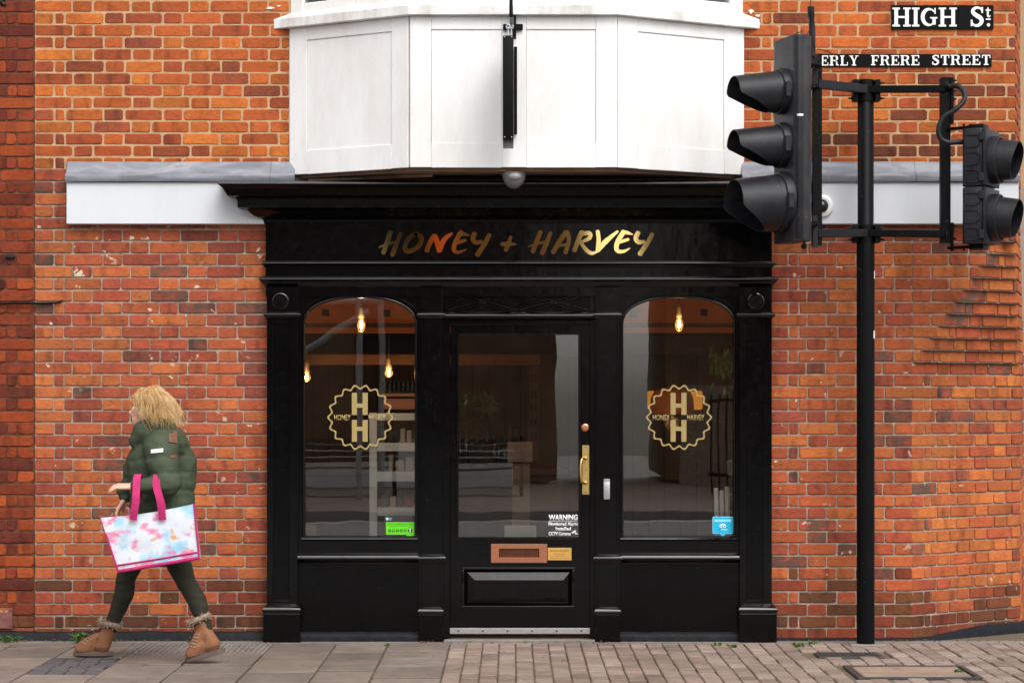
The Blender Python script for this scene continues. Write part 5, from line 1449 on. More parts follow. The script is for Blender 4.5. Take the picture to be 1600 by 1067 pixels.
def hand(g, w, fdir, pdir, curl):
    """palm, four curled fingers and a thumb; fdir along the fingers, pdir out of the palm"""
    f, p = Vector(fdir).normalized(), Vector(pdir).normalized(); s_ = f.cross(p).normalized()
    for k in range(4): capsule(g, w+f*0.01+s_*(k-1.5)*0.015, w+f*0.080+s_*(k-1.5)*0.019, 0.014, 0.0115, 10)
    for k, L in enumerate((0.062,0.072,0.068,0.052)):
        a = w+f*0.080+s_*(k-1.5)*0.0195; d1 = (f*math.cos(curl*0.6)+p*math.sin(curl*0.6)); d2 = (f*math.cos(curl*1.5)+p*math.sin(curl*1.5)); d3 = (f*math.cos(curl*2.2)+p*math.sin(curl*2.2))
        q1 = a+d1*L*0.45; q2 = q1+d2*L*0.32; q3 = q2+d3*L*0.25
        chain(g, [a,q1,q2,q3], [0.0105,0.0095,0.0088,0.0075])
    t0 = w+f*0.022-s_*0.024; t1 = t0+(f*0.6-s_*0.7+p*0.35).normalized()*0.034; t2 = t1+(f*0.9-s_*0.1+p*0.4).normalized()*0.028; t3 = t2+(f*0.9+p*0.5).normalized()*0.02
    chain(g, [t0,t1,t2,t3], [0.015,0.012,0.0105,0.008])
hand(b, wrN, (-1,-0.05,0.02), (0,0.25,-1), 0.55)
hand(b, wrF, (-0.5,0,-0.8), (0.6,0,-0.5), 0.6)
for an, tip in ((ankF, Vector((-0.05,0,-0.02))), (ankN, Vector((-0.04,0,-0.03)))): capsule(b, an, an+tip, 0.036, 0.03)
def wrinkle(co, n_):
    if co.z > P(0,800,1.15).z: return 0.0
    k = noise.noise(Vector((co.x*12, co.y*12, co.z*38)))*0.0035 + noise.noise(Vector((co.x*5, co.y*5, co.z*11)))*0.004
    return k
me = fused(b, 'body', 0.0068, 4, wrinkle)
me.materials.append(m_skin); me.materials.append(m_leggings)
zw = P(0,835,1.15).z
for f_ in me.polygons:
    c = f_.center
    if c.z < zw+0.08 and not ((c-wrN).length < 0.20 or (c-wrF).length < 0.20): f_.material_index = 1
body = link('body', me, pw)
# face
for s_ in (-1,1):
    g = G(); g.ball(HC+Vector((-0.066,s_*0.030,0.008)), 0.0125, 12, 8); g.build('eye', m_signwhite, pw, 0, 60)
    g = G(); g.ball(HC+Vector((-0.0755,s_*0.030,0.008)), 0.0055, 10, 6); g.build('iris', plain('blue_grey_iris', srgb(70,80,90), 0.2, 0.05, 10, 0), pw, 0, 60)
    g = G(); g.tube([HC+Vector((-0.070,s_*0.014,0.027)),HC+Vector((-0.072,s_*0.030,0.032)),HC+Vector((-0.064,s_*0.046,0.027))], [0.003,0.0035,0.002], 6); g.build('eyebrow', m_hair, pw, 0, 60)
g = G(); g.ball(HC+Vector((-0.081,0,-0.0575)), (0.009,0.022,0.005), 10, 6); g.build('mouth', plain('lips', srgb(176,96,88), 0.5, 0.05, 20, 0), pw, 0, 60)
# parka
j = G()
chain(j, [P(238,694,1.15), P(246,725,1.15)], [0.112,0.175])
chain(j, [P(246,725,1.15), P(250,762,1.15), P(254,806,1.15), P(256,838,1.15)], [0.182,0.178,0.188,0.180])
chain(j, [P(258,716,1.18), P(282,722,1.15), P(276,760,1.15), P(274,815,1.15)], [0.14,0.10,0.11,0.10])
chain(j, [P(262,700,1.15), shN, shN.lerp(elN,0.5)+Vector((-0.01,-0.01,0)), elN, elN.lerp(wrN,0.55), wrN+Vector((0.03,0,0))], [0.13,0.108,0.092,0.072,0.055,0.045])
chain(j, [P(236,705,1.12), shF, shF.lerp(elF,0.5)+Vector((-0.02,0,0)), elF, wrF+Vector((0,0,0.03))], [0.12,0.105,0.094,0.084,0.055])
# hood bunched behind the neck and the stand-up collar
chain(j, [P(214,690,1.22), P(222,672,1.24), P(246,666,1.20), P(262,676,1.15)], [0.048,0.055,0.06,0.07])
chain(j, [P(214,690,1.07), P(222,674,1.05), P(246,668,1.08), P(262,676,1.15)], [0.045,0.052,0.06,0.07])
chain(j, [P(262,680,1.15), P(272,694,1.15)], [0.085,0.08])
def folds(co, n_):
    q = noise.noise(Vector((co.x*5, co.y*5, co.z*17)))*0.007 + noise.noise(Vector((co.x*14+co.z*6, co.y*14, co.z*30)))*0.006
    seam = 0.0
    for z in (P(0,716,1.15).z, P(0,742,1.15).z, P(0,770,1.15).z, P(0,800,1.15).z):
        seam -= 0.006*math.exp(-((co.z-z-0.02*math.sin(co.x*9))/0.010)**2)
    return q + seam
me = fused(j, 'parka', 0.011, 5, folds); me.materials.append(m_parka); pk = link('parka', me, pw)
# sleeve patch, back label, cuff
def surf(px, py, d0=2.0):                             # first point of the parka met along the view of that pixel
    o_ = Vector((0,-CAM_D,CAM_H)); t = (P(px,py,1.4)-o_).normalized()
    ok, loc, nr, _ = pk.data and pk.ray_cast(o_, t) if False else (False,None,None,None)
    best = None
    from mathutils.bvhtree import BVHTree
    if not hasattr(surf,'bvh'): surf.bvh = BVHTree.FromPolygons([v.co for v in pk.data.vertices], [tuple(p.vertices) for p in pk.data.polygons])
    h = surf.bvh.ray_cast(o_, t); return h[0]
def patch(px0, px1, py0, py1, slope, mat, name, lift=0.009):
    n = 6; vs = []
    for i in range(n+1):
        for k in range(4):
            px = px0+(px1-px0)*i/n; py = py0+(py1-py0)*k/3+slope*(i/n)
            q = surf(px,py); q = q if q is not None else P(px,py,1.4)
            vs.append(q+Vector((0,-lift,0)))
    g = G(); g.add(vs, [(i*4+k,i*4+k+1,(i+1)*4+k+1,(i+1)*4+k) for i in range(n) for k in range(3)])
    g.add([v+Vector((0,lift*0.9,0)) for v in vs], [(i*4+k,(i+1)*4+k,(i+1)*4+k+1,i*4+k+1) for i in range(n) for k in range(3)])
    return g.build(name, mat, pk, 0, 60)
patch(236,255,702,708,-2, m_patchw, 'sleeve_patch')
patch(264.5,277,671,690,2, m_patchb, 'back_patch')
patch(266,279,710,714.5,-0.5, m_patchb, 'back_label')
# hair: a mass of wavy locks falling back from the head
h = G(); rr = random.Random(3)
h.ball(HC+Vector((0.016,0,0.022)), (0.088,0.088,0.096), 20, 14)
h.ball(HC+Vector((0.066,-0.01,-0.03)), (0.066,0.080,0.080), 16, 10)
for i in range(4200):
    a = rr.uniform(-2.6,2.6); e = rr.uniform(0.05,1.5)
    dirv = Vector((math.cos(a)*math.cos(e), math.sin(a)*math.cos(e), math.sin(e)))
    if dirv.x < -0.35 and dirv.z < 0.62: continue
    p0 = HC+Vector((0.012,0,0.022))+Vector((dirv.x*0.092,dirv.y*0.094,dirv.z*0.104))
    L = rr.uniform(0.06,0.215); fl = Vector((rr.uniform(0.0,0.5), rr.uniform(-0.3,0.3)+dirv.y*0.4, -1.0+rr.uniform(0,0.3))).normalized()
    p1 = p0+(dirv*0.5+fl*0.5).normalized()*L*0.25; ph = rr.uniform(0,6.28)
    pts = [p0,p1]; q = p1
    for s_ in range(4):
        q = q+fl*L*0.2+Vector((math.sin(ph+s_*1.5)*0.013+0.004, math.cos(ph+s_*1.7)*0.012, 0.004)); pts.append(q)
    w = rr.uniform(0.0008,0.0021)
    h.tube(spline(pts,2), [w*(1-0.85*(k/10)**1.5) for k in range(11)], 4, False)
h.build('hair', m_hair, pw, 0, 60)
# boots
def boot(an, toe, heel, pitch, near):
    """toe and heel: ground-side points of the sole"""
    ax = (toe-heel); L = ax.length; u = ax.normalized(); up = Vector((0,0,1)) - u*u.z; up.normalize(); s_ = u.cross(up)
    g = G()
    chain(g, [heel+u*0.055+up*0.062, heel+u*0.14+up*0.062, heel+u*(L-0.055)+up*0.046], [0.044,0.042,0.036])
    chain(g, [heel+u*(L-0.10)+up*0.047, heel+u*(L-0.042)+up*0.040], [0.041,0.038])
    chain(g, [heel+u*0.06+up*0.06, an+Vector((0,0,0.0)), an+(an-(heel+u*0.06)).normalized()*0.035], [0.045,0.044,0.047])
    chain(g, [an, heel+u*0.17+up*0.056], [0.043,0.038])
    me = fused(g, 'boot', 0.007, 4); me.materials.append(m_boot); bo = link('boot', me, pw)
    from mathutils.bvhtree import BVHTree
    bv = BVHTree.FromPolygons([v.co for v in me.vertices], [tuple(p.vertices) for p in me.polygons])
    def seam(name, pl, r, mat):
        q = []
        for p in spline([Vector((heel+u*a+up*b_)) for a, b_ in pl], 5):
            h_ = bv.ray_cast(Vector((p.x, -3.0, p.z)), Vector((0,1,0)))
            if h_[0] is not None: q.append(h_[0]+Vector((0,-0.0005,0)))
        if len(q) > 3: sg = G(); sg.tube(q, r, 5); sg.build(name, mat, bo, 0, 60)
    m_st = m_sole
    seam('seam', [(0.085,0.03),(0.095,0.06),(0.085,0.10),(0.07,0.135)], 0.0018, m_st)
    seam('seam', [(L-0.085,0.03),(L-0.105,0.055),(L-0.125,0.078)], 0.0018, m_st)
    seam('seam', [(0.012,0.045),(0.05,0.052),(0.085,0.05)], 0.0018, m_st)
    seam('seam', [(0.125,0.14),(0.135,0.105),(0.165,0.085)], 0.0018, m_st)
    for k in range(5):
        a_, b_ = 0.118+0.011*k, 0.140-0.015*k
        seam('lace', [(a_-0.012,b_-0.008),(a_+0.004,b_),(a_+0.02,b_+0.006)], 0.0032, m_fur)
    seam('welt', [(0.0+0.01,0.030),(L*0.3,0.030),(L*0.6,0.030),(L-0.012,0.030)], 0.0035, m_st)
    so = G(); n = 20; pts = []
    for i in range(n):
        t = 2*math.pi*i/n; a = math.cos(t); b_ = math.sin(t)
        wd = 0.039 if a > -0.2 else 0.035
        pts.append(heel+u*(L/2+a*(L/2+0.004)*abs(a)**-0.15 if abs(a)>0.05 else L/2)+s_*(b_*wd*(1 if abs(b_)>0 else 1)))
    vs = [p+up*0.0 for p in pts]+[p+up*0.026 for p in pts]
    so.add(vs, [tuple(range(n)), tuple(range(2*n-1,n-1,-1))]+[(i,(i+1)%n,(i+1)%n+n,i+n) for i in range(n)])
    so.build('sole', m_sole, bo, 0.003)
    fu = G(); c = an+(an-(heel+u*0.06)).normalized()*0.062; ax2 = (an-(heel+u*0.06)).normalized(); rr = random.Random(int(L*9999))
    a1 = ax2.orthogonal().normalized(); a2 = ax2.cross(a1)
    fu.tube([c+a1*(0.055*math.cos(q))+a2*(0.055*math.sin(q)) for q in [2*math.pi*i/20 for i in range(20)]], 0.017, 8, False, True)
    for i in range(160):
        q = rr.uniform(0,6.28); o_ = (a1*math.cos(q)+a2*math.sin(q)); p = c+o_*0.055+ax2*rr.uniform(-0.012,0.012)
        fu.tube([p, p+(o_*rr.uniform(0.3,1)+ax2*rr.uniform(-0.8,0.8)).normalized()*0.024], [0.006,0.001], 4)
    fu.build('fur_cuff', m_fur, bo, 0, 60)
    la = G()
    for k in range(4):
        c0 = an.lerp(heel+u*0.17+up*0.06, k/4)+up*0.0; fr = (u*0.8+up*0.6).normalized()
        q = [c0+fr*(0.052 if k < 2 else 0.046)+s_*e for e in (-0.026,0,0.026)]; q[1] = q[1]+fr*0.006
        la.tube([q[0],q[1],q[2]], 0.0045, 6)
    la.build('lace', m_sole, bo, 0, 60)
boot(P(168,990,0.97), P(115,1024,0.97)+Vector((0,0,0)), P(176,1024.5,0.97), 0, False)
bt = P(291,1036.5,1.34); bh = P(352,1018,1.34)
boot(P(318,983,1.33), Vector((bt.x,bt.y,0.004)), Vector((bh.x,bh.y,bh.z)), 0, True)
# bag hung from the forearm
m_bagm = M('bag_print')
n1 = m_bagm.noise(7,3,0.5); n2 = m_bagm.noise(11,2,0.5,(1,1,1.5)); n3 = m_bagm.noise(16,2,0.5)
cb_ = m_bagm.ramp(n1, [(0.26,srgb(112,172,198)),(0.42,srgb(150,192,212)),(0.52,srgb(202,206,214)),(0.72,srgb(196,202,212))])
cb_ = m_bagm.mix(m_bagm.ramp(n2, [(0.54,0.0),(0.66,0.9)]), cb_, srgb(204,112,152))
cb_ = m_bagm.mix(m_bagm.ramp(n3, [(0.63,0.0),(0.72,0.9)]), cb_, srgb(202,150,90))
m_bagm.col(cb_).rough(0.4).spec(0.4); m_bagm = m_bagm.m
m_pink = cloth('pink_webbing', srgb(176,44,100), 20, 0.15)
BD = 1.50
bag = thing('tote_bag', P(240,885,BD), 'big shiny tote bag printed in blue, white and pink with pink straps', 'bag')
fr = [P(157,809,BD), P(303,787,BD), P(312,872,BD), P(186,893,BD)]
g = G(); nx, nz = 14, 10
def bagpt(u, v, side):
    a = fr[0].lerp(fr[1],u); b_ = fr[3].lerp(fr[2],u); p = a.lerp(b_,v)
    th = 0.02 + 0.075*(v**0.7)*(1-0.25*(2*u-1)**2)
    wv = 0.006*noise.noise(Vector((u*4,v*4,side*3)))
    sag = -0.012*math.sin(math.pi*u)*(1-v)
    return p + Vector((0, -side*th*0.5*(1 if side>0 else 1)+0.02 + wv, sag))
vs = []
for side in (1,-1):
    for i in range(nx+1):
        for k in range(nz+1): vs.append(bagpt(i/nx,k/nz,side))
N1 = (nx+1)*(nz+1); id_ = lambda s_,i,k: s_*N1+i*(nz+1)+k
fs = []
for s_ in (0,1):
    for i in range(nx):
        for k in range(nz): fs.append((id_(s_,i,k),id_(s_,i,k+1),id_(s_,i+1,k+1),id_(s_,i+1,k)))
for i in range(nx): fs.append((id_(0,i,nz),id_(1,i,nz),id_(1,i+1,nz),id_(0,i+1,nz)))
for k in range(nz):
    fs.append((id_(0,0,k),id_(1,0,k),id_(1,0,k+1),id_(0,0,k+1))); fs.append((id_(0,nx,k),id_(0,nx,k+1),id_(1,nx,k+1),id_(1,nx,k)))
g.add(vs, fs); g.build('bag_body', m_bagm, bag, 0, 60)
e = G()
e.tube([bagpt(i/nx,1.0,1)+Vector((0,-0.004,0.004)) for i in range(nx+1)], 0.010, 8)
e.tube([bagpt(i/nx,0.88,1)+Vector((0,-0.003,0)) for i in range(nx+1)], 0.005, 6)
for u in (0.0,1.0): e.tube([bagpt(u,k/nz,1)+Vector((0,-0.003,0)) for k in range(3 if u==0.0 else 0,nz+1)], 0.006, 8)
e.build('piping', m_pink, bag, 0, 60)
e = G(); e.pbox(184,312,-5,-4,BD,BD-0.01) if False else None
def strap(pts, w=0.042):
    vs = []; g = G(); sp = spline(pts,5)
    for i, p in enumerate(sp):
        t = (sp[min(i+1,len(sp)-1)]-sp[max(i-1,0)]).normalized(); s_ = t.cross(Vector((0,1,0))); s_ = s_.normalized() if s_.length > 1e-3 else Vector((1,0,0))
        if abs(s_.x) < 0.3: s_ = Vector((1,0,0))
        if s_.x < 0: s_ = -s_
        nn = t.cross(s_).normalized()*0.003
        for q in (-1,1):
            for o_ in (-1,1): vs.append(p+s_*(q*w/2)+nn*o_)
    m_ = len(sp)
    g.add(vs, [f for i in range(m_-1) for f in ((i*4,i*4+2,i*4+6,i*4+4),(i*4+1,i*4+5,i*4+7,i*4+3),(i*4,i*4+4,i*4+5,i*4+1),(i*4+2,i*4+3,i*4+7,i*4+6))] + [(0,1,3,2),((m_-1)*4,(m_-1)*4+2,(m_-1)*4+3,(m_-1)*4+1)])
    return g.build('strap', m_pink, bag, 0, 60)
fa = lambda px: wrN.lerp(elN, (px-206)/58.0)
for (pa, pb) in ((216,208),(247,254)):
    c = fa(pa); r = 0.066
    strap([P(pb,812,BD+0.022), P((pa+pb)/2,782,BD+0.03), Vector((c.x,c.y-r,c.z)), Vector((c.x,c.y-r*0.6,c.z+r*0.78)), Vector((c.x,c.y+0.01,c.z+r)), Vector((c.x,c.y+r*0.8,c.z+r*0.5)), Vector((c.x,c.y+r,c.z-0.02)), P(pb,800,BD-0.06)])

# ---------------------------------------------------------------- shop interior
m_cladding = plain('dark_wood_cladding', srgb(66,44,32), 0.6, 0.3, 10, 0.2)
m_terracotta = plain('warm_plaster', srgb(190,104,52), 0.8, 0.12, 8, 0.1)
m_floor_in = plain('shop_floor', srgb(110,90,74), 0.4, 0.15, 10, 0.05)
m_dark_in = plain('dark_interior', srgb(38,32,28), 0.8, 0.2, 6, 0.05)
IX0, IX1, IY = -1.75, 1.72, 3.2
def inner(name, g, mat): o = g.build(name, mat); o['kind'] = 'structure'; return o
inner('shop_floor', G().box(IX0, IX1, -IY, -0.06, -0.1, 0.02), m_floor_in)
inner('shop_ceiling', G().box(IX0, IX1, -IY, -0.06, 2.75, 2.85), m_dark_in)
inner('shop_wall', G().box(IX0-0.1, IX0, -IY, -0.06, 0, 2.85), m_dark_in)
inner('shop_wall', G().box(IX1, IX1+0.1, -IY, -0.06, 0, 2.85), m_dark_in)
bw = inner('shop_back_wall', G().box(IX0, IX1, -IY-0.1, -IY-0.012, 0, 2.85), m_dark_in)
k = 0; x = IX0
while x < IX1-0.02:
    w = 0.118; g = G(); g.box(x+0.003, x+w, -IY-0.012, -IY+R.uniform(0,0.006), 0.03, 1.86); g.build('plank', m_cladding, bw, 0.003); x += 0.121
# frieze of warm plaster with small square vents, carried on a beam above the counter
fz = inner('shop_bulkhead', G().box(IX0, IX1, -1.26, -1.20, PZ(511,-1.2), 2.75), m_terracotta)
G().box(IX0, IX1, -1.20, -1.18, PZ(511,-1.2), PZ(505.5,-1.2)).build('trim', m_cladding, fz, 0.002)
G().box(IX0, IX1, -1.262, -1.2005, PZ(520,-1.2), PZ(511.3,-1.2)).build('trim', m_terracotta, fz, 0.002)
for px, py in ((509,488.5),(604.5,489.5),(989,490),(1100,488.5)):
    G().pbox(px-5.5, px+5.5, py-5.5, py+5.5, -1.194, -1.1998).build('vent', m_inside, fz, 0.001)
sb = inner('shop_beam', G().box(IX0, 0.2, -2.1, -2.0, PZ(570,-2.0), PZ(554,-2.0)), plain('amber_wood', srgb(96,56,26), 0.5, 0.3, 8, 0.1))
inner('shop_screen', G().box(0.50, IX1, -1.9, -1.85, PZ(552,-1.85), PZ(521,-1.3)), m_cladding)
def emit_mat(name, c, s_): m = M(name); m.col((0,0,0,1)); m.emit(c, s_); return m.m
m_fil = emit_mat('glowing_filament', (1.0,0.62,0.20,1), 45)
def pendant(px, py, r, d, label, power, tall=True):
    c = P(px,py,d); t = thing('pendant_bulb', (c.x,c.y,c.z), label, 'light bulb', 'bare filament bulbs inside the shop')
    s_ = 1/S(d)
    g = G()
    pr = [(0.25,-1.0),(0.62,-0.86),(0.88,-0.5),(1.0,-0.1),(0.92,0.25),(0.66,0.75),(0.45,1.2)] if tall else [(0.1,-1.0),(0.6,-0.8),(0.93,-0.4),(1,0),(0.93,0.4),(0.6,0.8),(0.35,1.1)]
    k = r*s_; h = 1.75 if tall else 1.0
    g.lathe([(a*k, b_*k*h) for a, b_ in pr], c, (0,0,1), 20); g.build('bulb', m_bulbglass, t, 0, 60)
    f = G(); f.tube([c+Vector((0,0,-0.5*k*h)), c+Vector((0.0,0,0.0)), c+Vector((0,0,0.7*k*h))], [0.26*k,0.42*k,0.20*k], 10); f.build('filament', m_fil, t, 0, 60)
    hd = G(); z0 = 1.15*k*h
    hd.lathe([(0.4*k,z0-0.3*k),(0.80*k,z0-0.3*k),(0.86*k,z0+0.4*k),(0.66*k,z0+0.7*k),(0.70*k,z0+2.0*k),(0.4*k,z0+2.5*k),(0.16*k,z0+3.2*k)], c, (0,0,1), 16); hd.build('lamp_holder', plain('bronze_holder', srgb(150,126,100), 0.4, 0.1, 20, 0, 0.3), t, 0, 40)
    fx = G(); fx.tube([c+Vector((0,0,z0+3*k)), (c.x,c.y,2.75)], 0.004, 6); fx.build('flex', m_inside, t, 0, 60)
    L = bpy.data.lights.new('bulb_light','POINT'); L.energy = power; L.color = (1.0,0.60,0.26); L.shadow_soft_size = 0.03
    lo = bpy.data.objects.new('bulb_light', L); COL.objects.link(lo); attach(lo, t); lo.location = (c.x, c.y-0.06, c.z)
pendant(564.5, 508, 6.4, -0.45, 'large teardrop bulb hanging at the top of the left window', 3.2)
pendant(1061, 507, 6.4, -0.45, 'large teardrop bulb hanging at the top of the right window', 1.8)
pendant(607.5, 583, 6.6, -1.7, 'small round bulb above the white shelves in the left window', 2.2, False)
pendant(479, 590, 6.6, -1.7, 'small round bulb at the left edge of the left window', 1.8, False)
# white shelf unit in the left window
m_shelfw = plain('white_shelf', srgb(232,234,232), 0.5, 0.05, 10, 0)
su = thing('shelf_unit', (PX(616,-0.75), 0.8, 0), 'white open shelf unit standing just inside the left window', 'shelves')
g = G(); g.pbox(577,589,645,905,-0.70,-0.74).pbox(577,589,645,905,-1.1,-1.14); g.build('upright', m_shelfw, su, 0.003)
for y0, y1 in ((646,657),(692,705),(737,752),(793,806),(850,862)):
    G().pbox(589.3,668,y0,y1,-0.71,-1.14).build('shelf', m_shelfw, su, 0.003)
ORD = ['first','second','third','fourth','fifth','sixth','seventh','eighth','ninth','tenth','eleventh']
gl_ = glass_mat('drinking_glass', 1.5, (0.9,0.92,0.9,1), 0)
rr = random.Random(5)
m_pack = [plain('packet_%s' % n_, c, 0.6, 0.1, 20, 0) for n_, c in (('dark',srgb(40,38,36)),('cream',srgb(190,176,150)),('red',srgb(130,46,40)),('green',srgb(60,84,52)))]
for si, y in enumerate((692,737,793)):
    px = 594; npk = 0
    while px < 646:
        w = rr.uniform(7,13); hgt = rr.uniform(16,30)
        o = G().pbox(px, px+w, y-hgt, y-0.2, -0.80, -0.95).build('packet', m_pack[rr.randrange(4)], None, 0.004)
        npk += 1; tag(o, '%s small packet from the left on the %s white shelf in the left window' % (ORD[npk-1], ('top', 'middle', 'lower')[si]), 'packet', 'packets on the white shelves'); px += w+rr.uniform(1,5)
# copper canopy with glasses on top, behind the shelves
cp = thing('counter_rack', (PX(625,-1.5), 1.5, 1.5), 'coppery rack of upturned glasses over the counter in the left window', 'glass rack')
G().pbox(597,660,614,620,-1.45,-1.8).build('rack_top', m_copper, cp, 0.004)
G().pbox(599,660,622,640,-1.5,-1.78).build('rack_panel', m_copper, cp, 0.004)
for i in range(8):
    c = P(602+7*i, 613.5, -1.55); g = G(); g.lathe([(0.016,0),(0.012,0.005),(0.022,0.05),(0.024,0.075)], c, (0,0,1), 12); o = g.build('drinking_glass', gl_, None, 0, 50)
    tag(o, 'upturned drinking glass, %s from the left on the coppery rack' % ORD[i], 'glass', 'glasses on the coppery rack')
ct = thing('counter', (-0.6, 1.9, 0), 'long dark wooden counter deep inside the shop', 'counter')
G().box(-1.6, 0.35, -2.3, -1.75, 0.02, 0.98).build('front', m_cladding, ct, 0.004); G().box(-1.64, 0.39, -2.34, -1.70, 0.982, 1.03).build('worktop', m_cladding, ct, 0.004)
rr = random.Random(9)
m_bottle = [glass_mat('green_bottle',1.5,(0.2,0.45,0.2,1),0), glass_mat('clear_bottle',1.5,(0.8,0.85,0.8,1),0)]
for i in range(11):
    c = Vector((PX(720+8.5*i,-1.95), 1.95+rr.uniform(-0.05,0.05), 1.031)); hgt = rr.uniform(0.22,0.30); g = G()
    g.lathe([(0.034,0),(0.035,0.02),(0.035,hgt*0.58),(0.014,hgt*0.76),(0.013,hgt*0.98),(0.015,hgt)], c, (0,0,1), 14)
    o = g.build('bottle', m_bottle[i%2], None, 0, 45); tag(o, '%s bottle, %s from the left in the row behind the door glass' % (('green','clear')[i%2], ORD[i]), 'bottle', 'bottles on the counter')
pl_ = thing('potted_plant', (PX(752,-1.6), 1.6, 1.03), 'dark green leafy plant on the counter behind the door glass', 'plant')
g = G()
for i in range(120):
    c = P(742+rr.uniform(-26,30), 632+rr.uniform(-14,18), -1.6+rr.uniform(-0.12,0.12)); a = rr.uniform(0,6.28); u = Vector((math.cos(a),rr.uniform(-1,1),math.sin(a)*0.7)).normalized()*0.045; v = u.cross(Vector((rr.uniform(-1,1),1,rr.uniform(-1,1)))).normalized()*0.016
    g.add([c-u,c-v,c+u,c+v],[(0,1,2,3)])
g.build('foliage', plain('dark_leaf', srgb(44,76,36), 0.5, 0.3, 30, 0), pl_)
g = G(); g.lathe([(0.07,0),(0.09,0.16),(0.085,0.165)], (PX(752,-1.6),1.6,1.032), (0,0,1), 16); g.build('pot', m_dark_in, pl_, 0, 40)
hp = thing('hanging_plant', P(1135,560,-1.5), 'trailing green plant hanging at the right of the right window', 'plant')
g = G()
for i in range(110):
    c = P(1128+rr.uniform(-18,22), 548+abs(rr.gauss(0,22)), -1.5+rr.uniform(-0.15,0.15)); a = rr.uniform(0,6.28); u = Vector((math.cos(a)*0.5,rr.uniform(-0.6,0.6),-1)).normalized()*0.04; v = u.cross(Vector((rr.uniform(-1,1),1,0))).normalized()*0.011
    g.add([c-u,c-v,c+u,c+v],[(0,1,2,3)])
g.build('foliage', plain('fresh_leaf', srgb(110,140,50), 0.5, 0.3, 30, 0), hp)
c = P(1128,545,-1.5); g = G(); g.lathe([(0.05,-0.05),(0.085,0.03),(0.09,0.05)], c, (0,0,1), 16); g.tube([c+Vector((0,0,0.05)),(c.x,c.y,2.74)],0.004,5); g.build('basket', m_cladding, hp, 0, 40)
# copper lamp shade glowing behind the right-hand logo
sh = thing('lamp_shade', P(1052,630,-1.3), 'wide coppery lamp shade glowing orange behind the right window logo', 'lamp')
c = P(1050,646,-1.3); g = G(); prs = [(0.15,0.0),(0.145,0.10),(0.12,0.155),(0.03,0.185)]
g.lathe(prs+[(0.028,0.180),(0.115,0.148),(0.138,0.10),(0.143,0.0)], c, (0,0,1), 28); g.build('shade', plain('translucent_amber', srgb(200,104,20), 0.5, 0.1, 10, 0), sh, 0, 40)
g = G(); g.ball(c+Vector((0,0,0.07)), 0.04, 12, 8); g.build('bulb', m_fil, sh, 0, 60)
g = G(); g.tube([c+Vector((0,0,0.18)),(c.x,c.y,2.74)],0.004,5); g.build('flex', m_inside, sh)
G().pbox(1012,1098,610.5,640,-1.62,-1.66).build('painted_glow', emit_mat('amber_glow_paint', (1.0,0.34,0.03,1), 0.30), sh, 0.01)  # emissive panel paints the orange glow around the shade
L = bpy.data.lights.new('shade_light','POINT'); L.energy = 4; L.color = (1,0.5,0.15); L.shadow_soft_size = 0.05
lo = bpy.data.objects.new('shade_light', L); COL.objects.link(lo); attach(lo, sh); lo.location = c+Vector((0,-0.02,-0.06))
# rolls, box, cards near the glass
for i, (px, y0) in enumerate(((1119.5,762),(1128,766),(1136.5,760))):
    a = P(px-0.8,y0,-0.14-0.03*i); b_ = P(px+1.2,842,-0.14-0.03*i); g = G(); g.tube([b_,a], 0.0145, 14)
    o = tag(g.build('paper_roll', m_shelfw, None, 0, 40), '%s of the three pale paper rolls behind the blue window sticker' % ('leftmost','middle one','rightmost')[i], 'paper roll', 'paper rolls in the right window')
sl_ = thing('window_board', (0,0.2,PZ(842)), 'dark window board along the inside of the two shop windows', 'window board')
G().box(PX(466), PX(655), -0.35, -0.035, PZ(847,-0.1), PZ(841.5,-0.1)).build('board', m_floor_in, sl_, 0.003)
G().box(PX(966), PX(1154), -0.35, -0.035, PZ(847,-0.1), PZ(841.5,-0.1)).build('board', m_floor_in, sl_, 0.003)
bx_ = G().pbox(788,838,822,842,-0.45,-0.6).build('cardboard_box', plain('pale_card', srgb(226,214,196), 0.7, 0.05, 10, 0), None, 0.004)
tag(bx_, 'pale low box on a stand just inside the door glass', 'box')
st = thing('stand', (PX(810,-0.5),0.5,0), 'dark slatted stand inside the door under the pale box', 'stand')
g = G(); g.pbox(775,870,842.5,850,-0.42,-0.75); g.build('top', m_cladding, st, 0.003)
for px in (782,862): G().pbox(px-5,px+5,850.3,1005,-0.45,-0.5).build('leg', m_cladding, st, 0.003)
cd = G().pbox(476,494.5,820,840.5,-0.06,-0.075).build('card', plain('kraft_card', srgb(150,116,84), 0.7, 0.06, 10, 0), None, 0.001)
tag(cd, 'brown card propped in the bottom left corner of the left window', 'card')
mn = thing('menu_board', (PX(808,-1.2),1.2,0.5), 'pale printed menu board standing inside behind the door glass', 'menu board')
G().pbox(793,832,690,722,-1.2,-1.22).build('board', plain('menu_card', srgb(150,122,106), 0.7, 0.15, 24, 0), mn, 0.003)
G().pbox(800,828,724,830,-1.24,-1.26).build('post', plain('menu_cloth', srgb(140,118,102), 0.8, 0.15, 14, 0), mn, 0.003)
dcol = inner('shop_doorway', G().box(PX(842,-2.6), PX(886,-2.6), -2.62, -2.58, 0.03, PZ(556,-2.6)), plain('dark_door', srgb(46,24,14), 0.5, 0.2, 10, 0.05))
# striped wall with square holes, left of that doorway
pg = thing('pegboard', (PX(835,-2.4), 2.4, 1.2), 'brown pegboard strip with small square holes behind the door glass', 'pegboard')
G().pbox(826,842,560,720,-2.4,-2.43).build('board', m_cladding, pg, 0.002)
for yy in (591,616,637,660,682):
    for px in (830.5,837): G().pbox(px-1.7,px+1.7,yy-6,yy+6,-2.396,-2.399).build('hole', m_inside, pg)

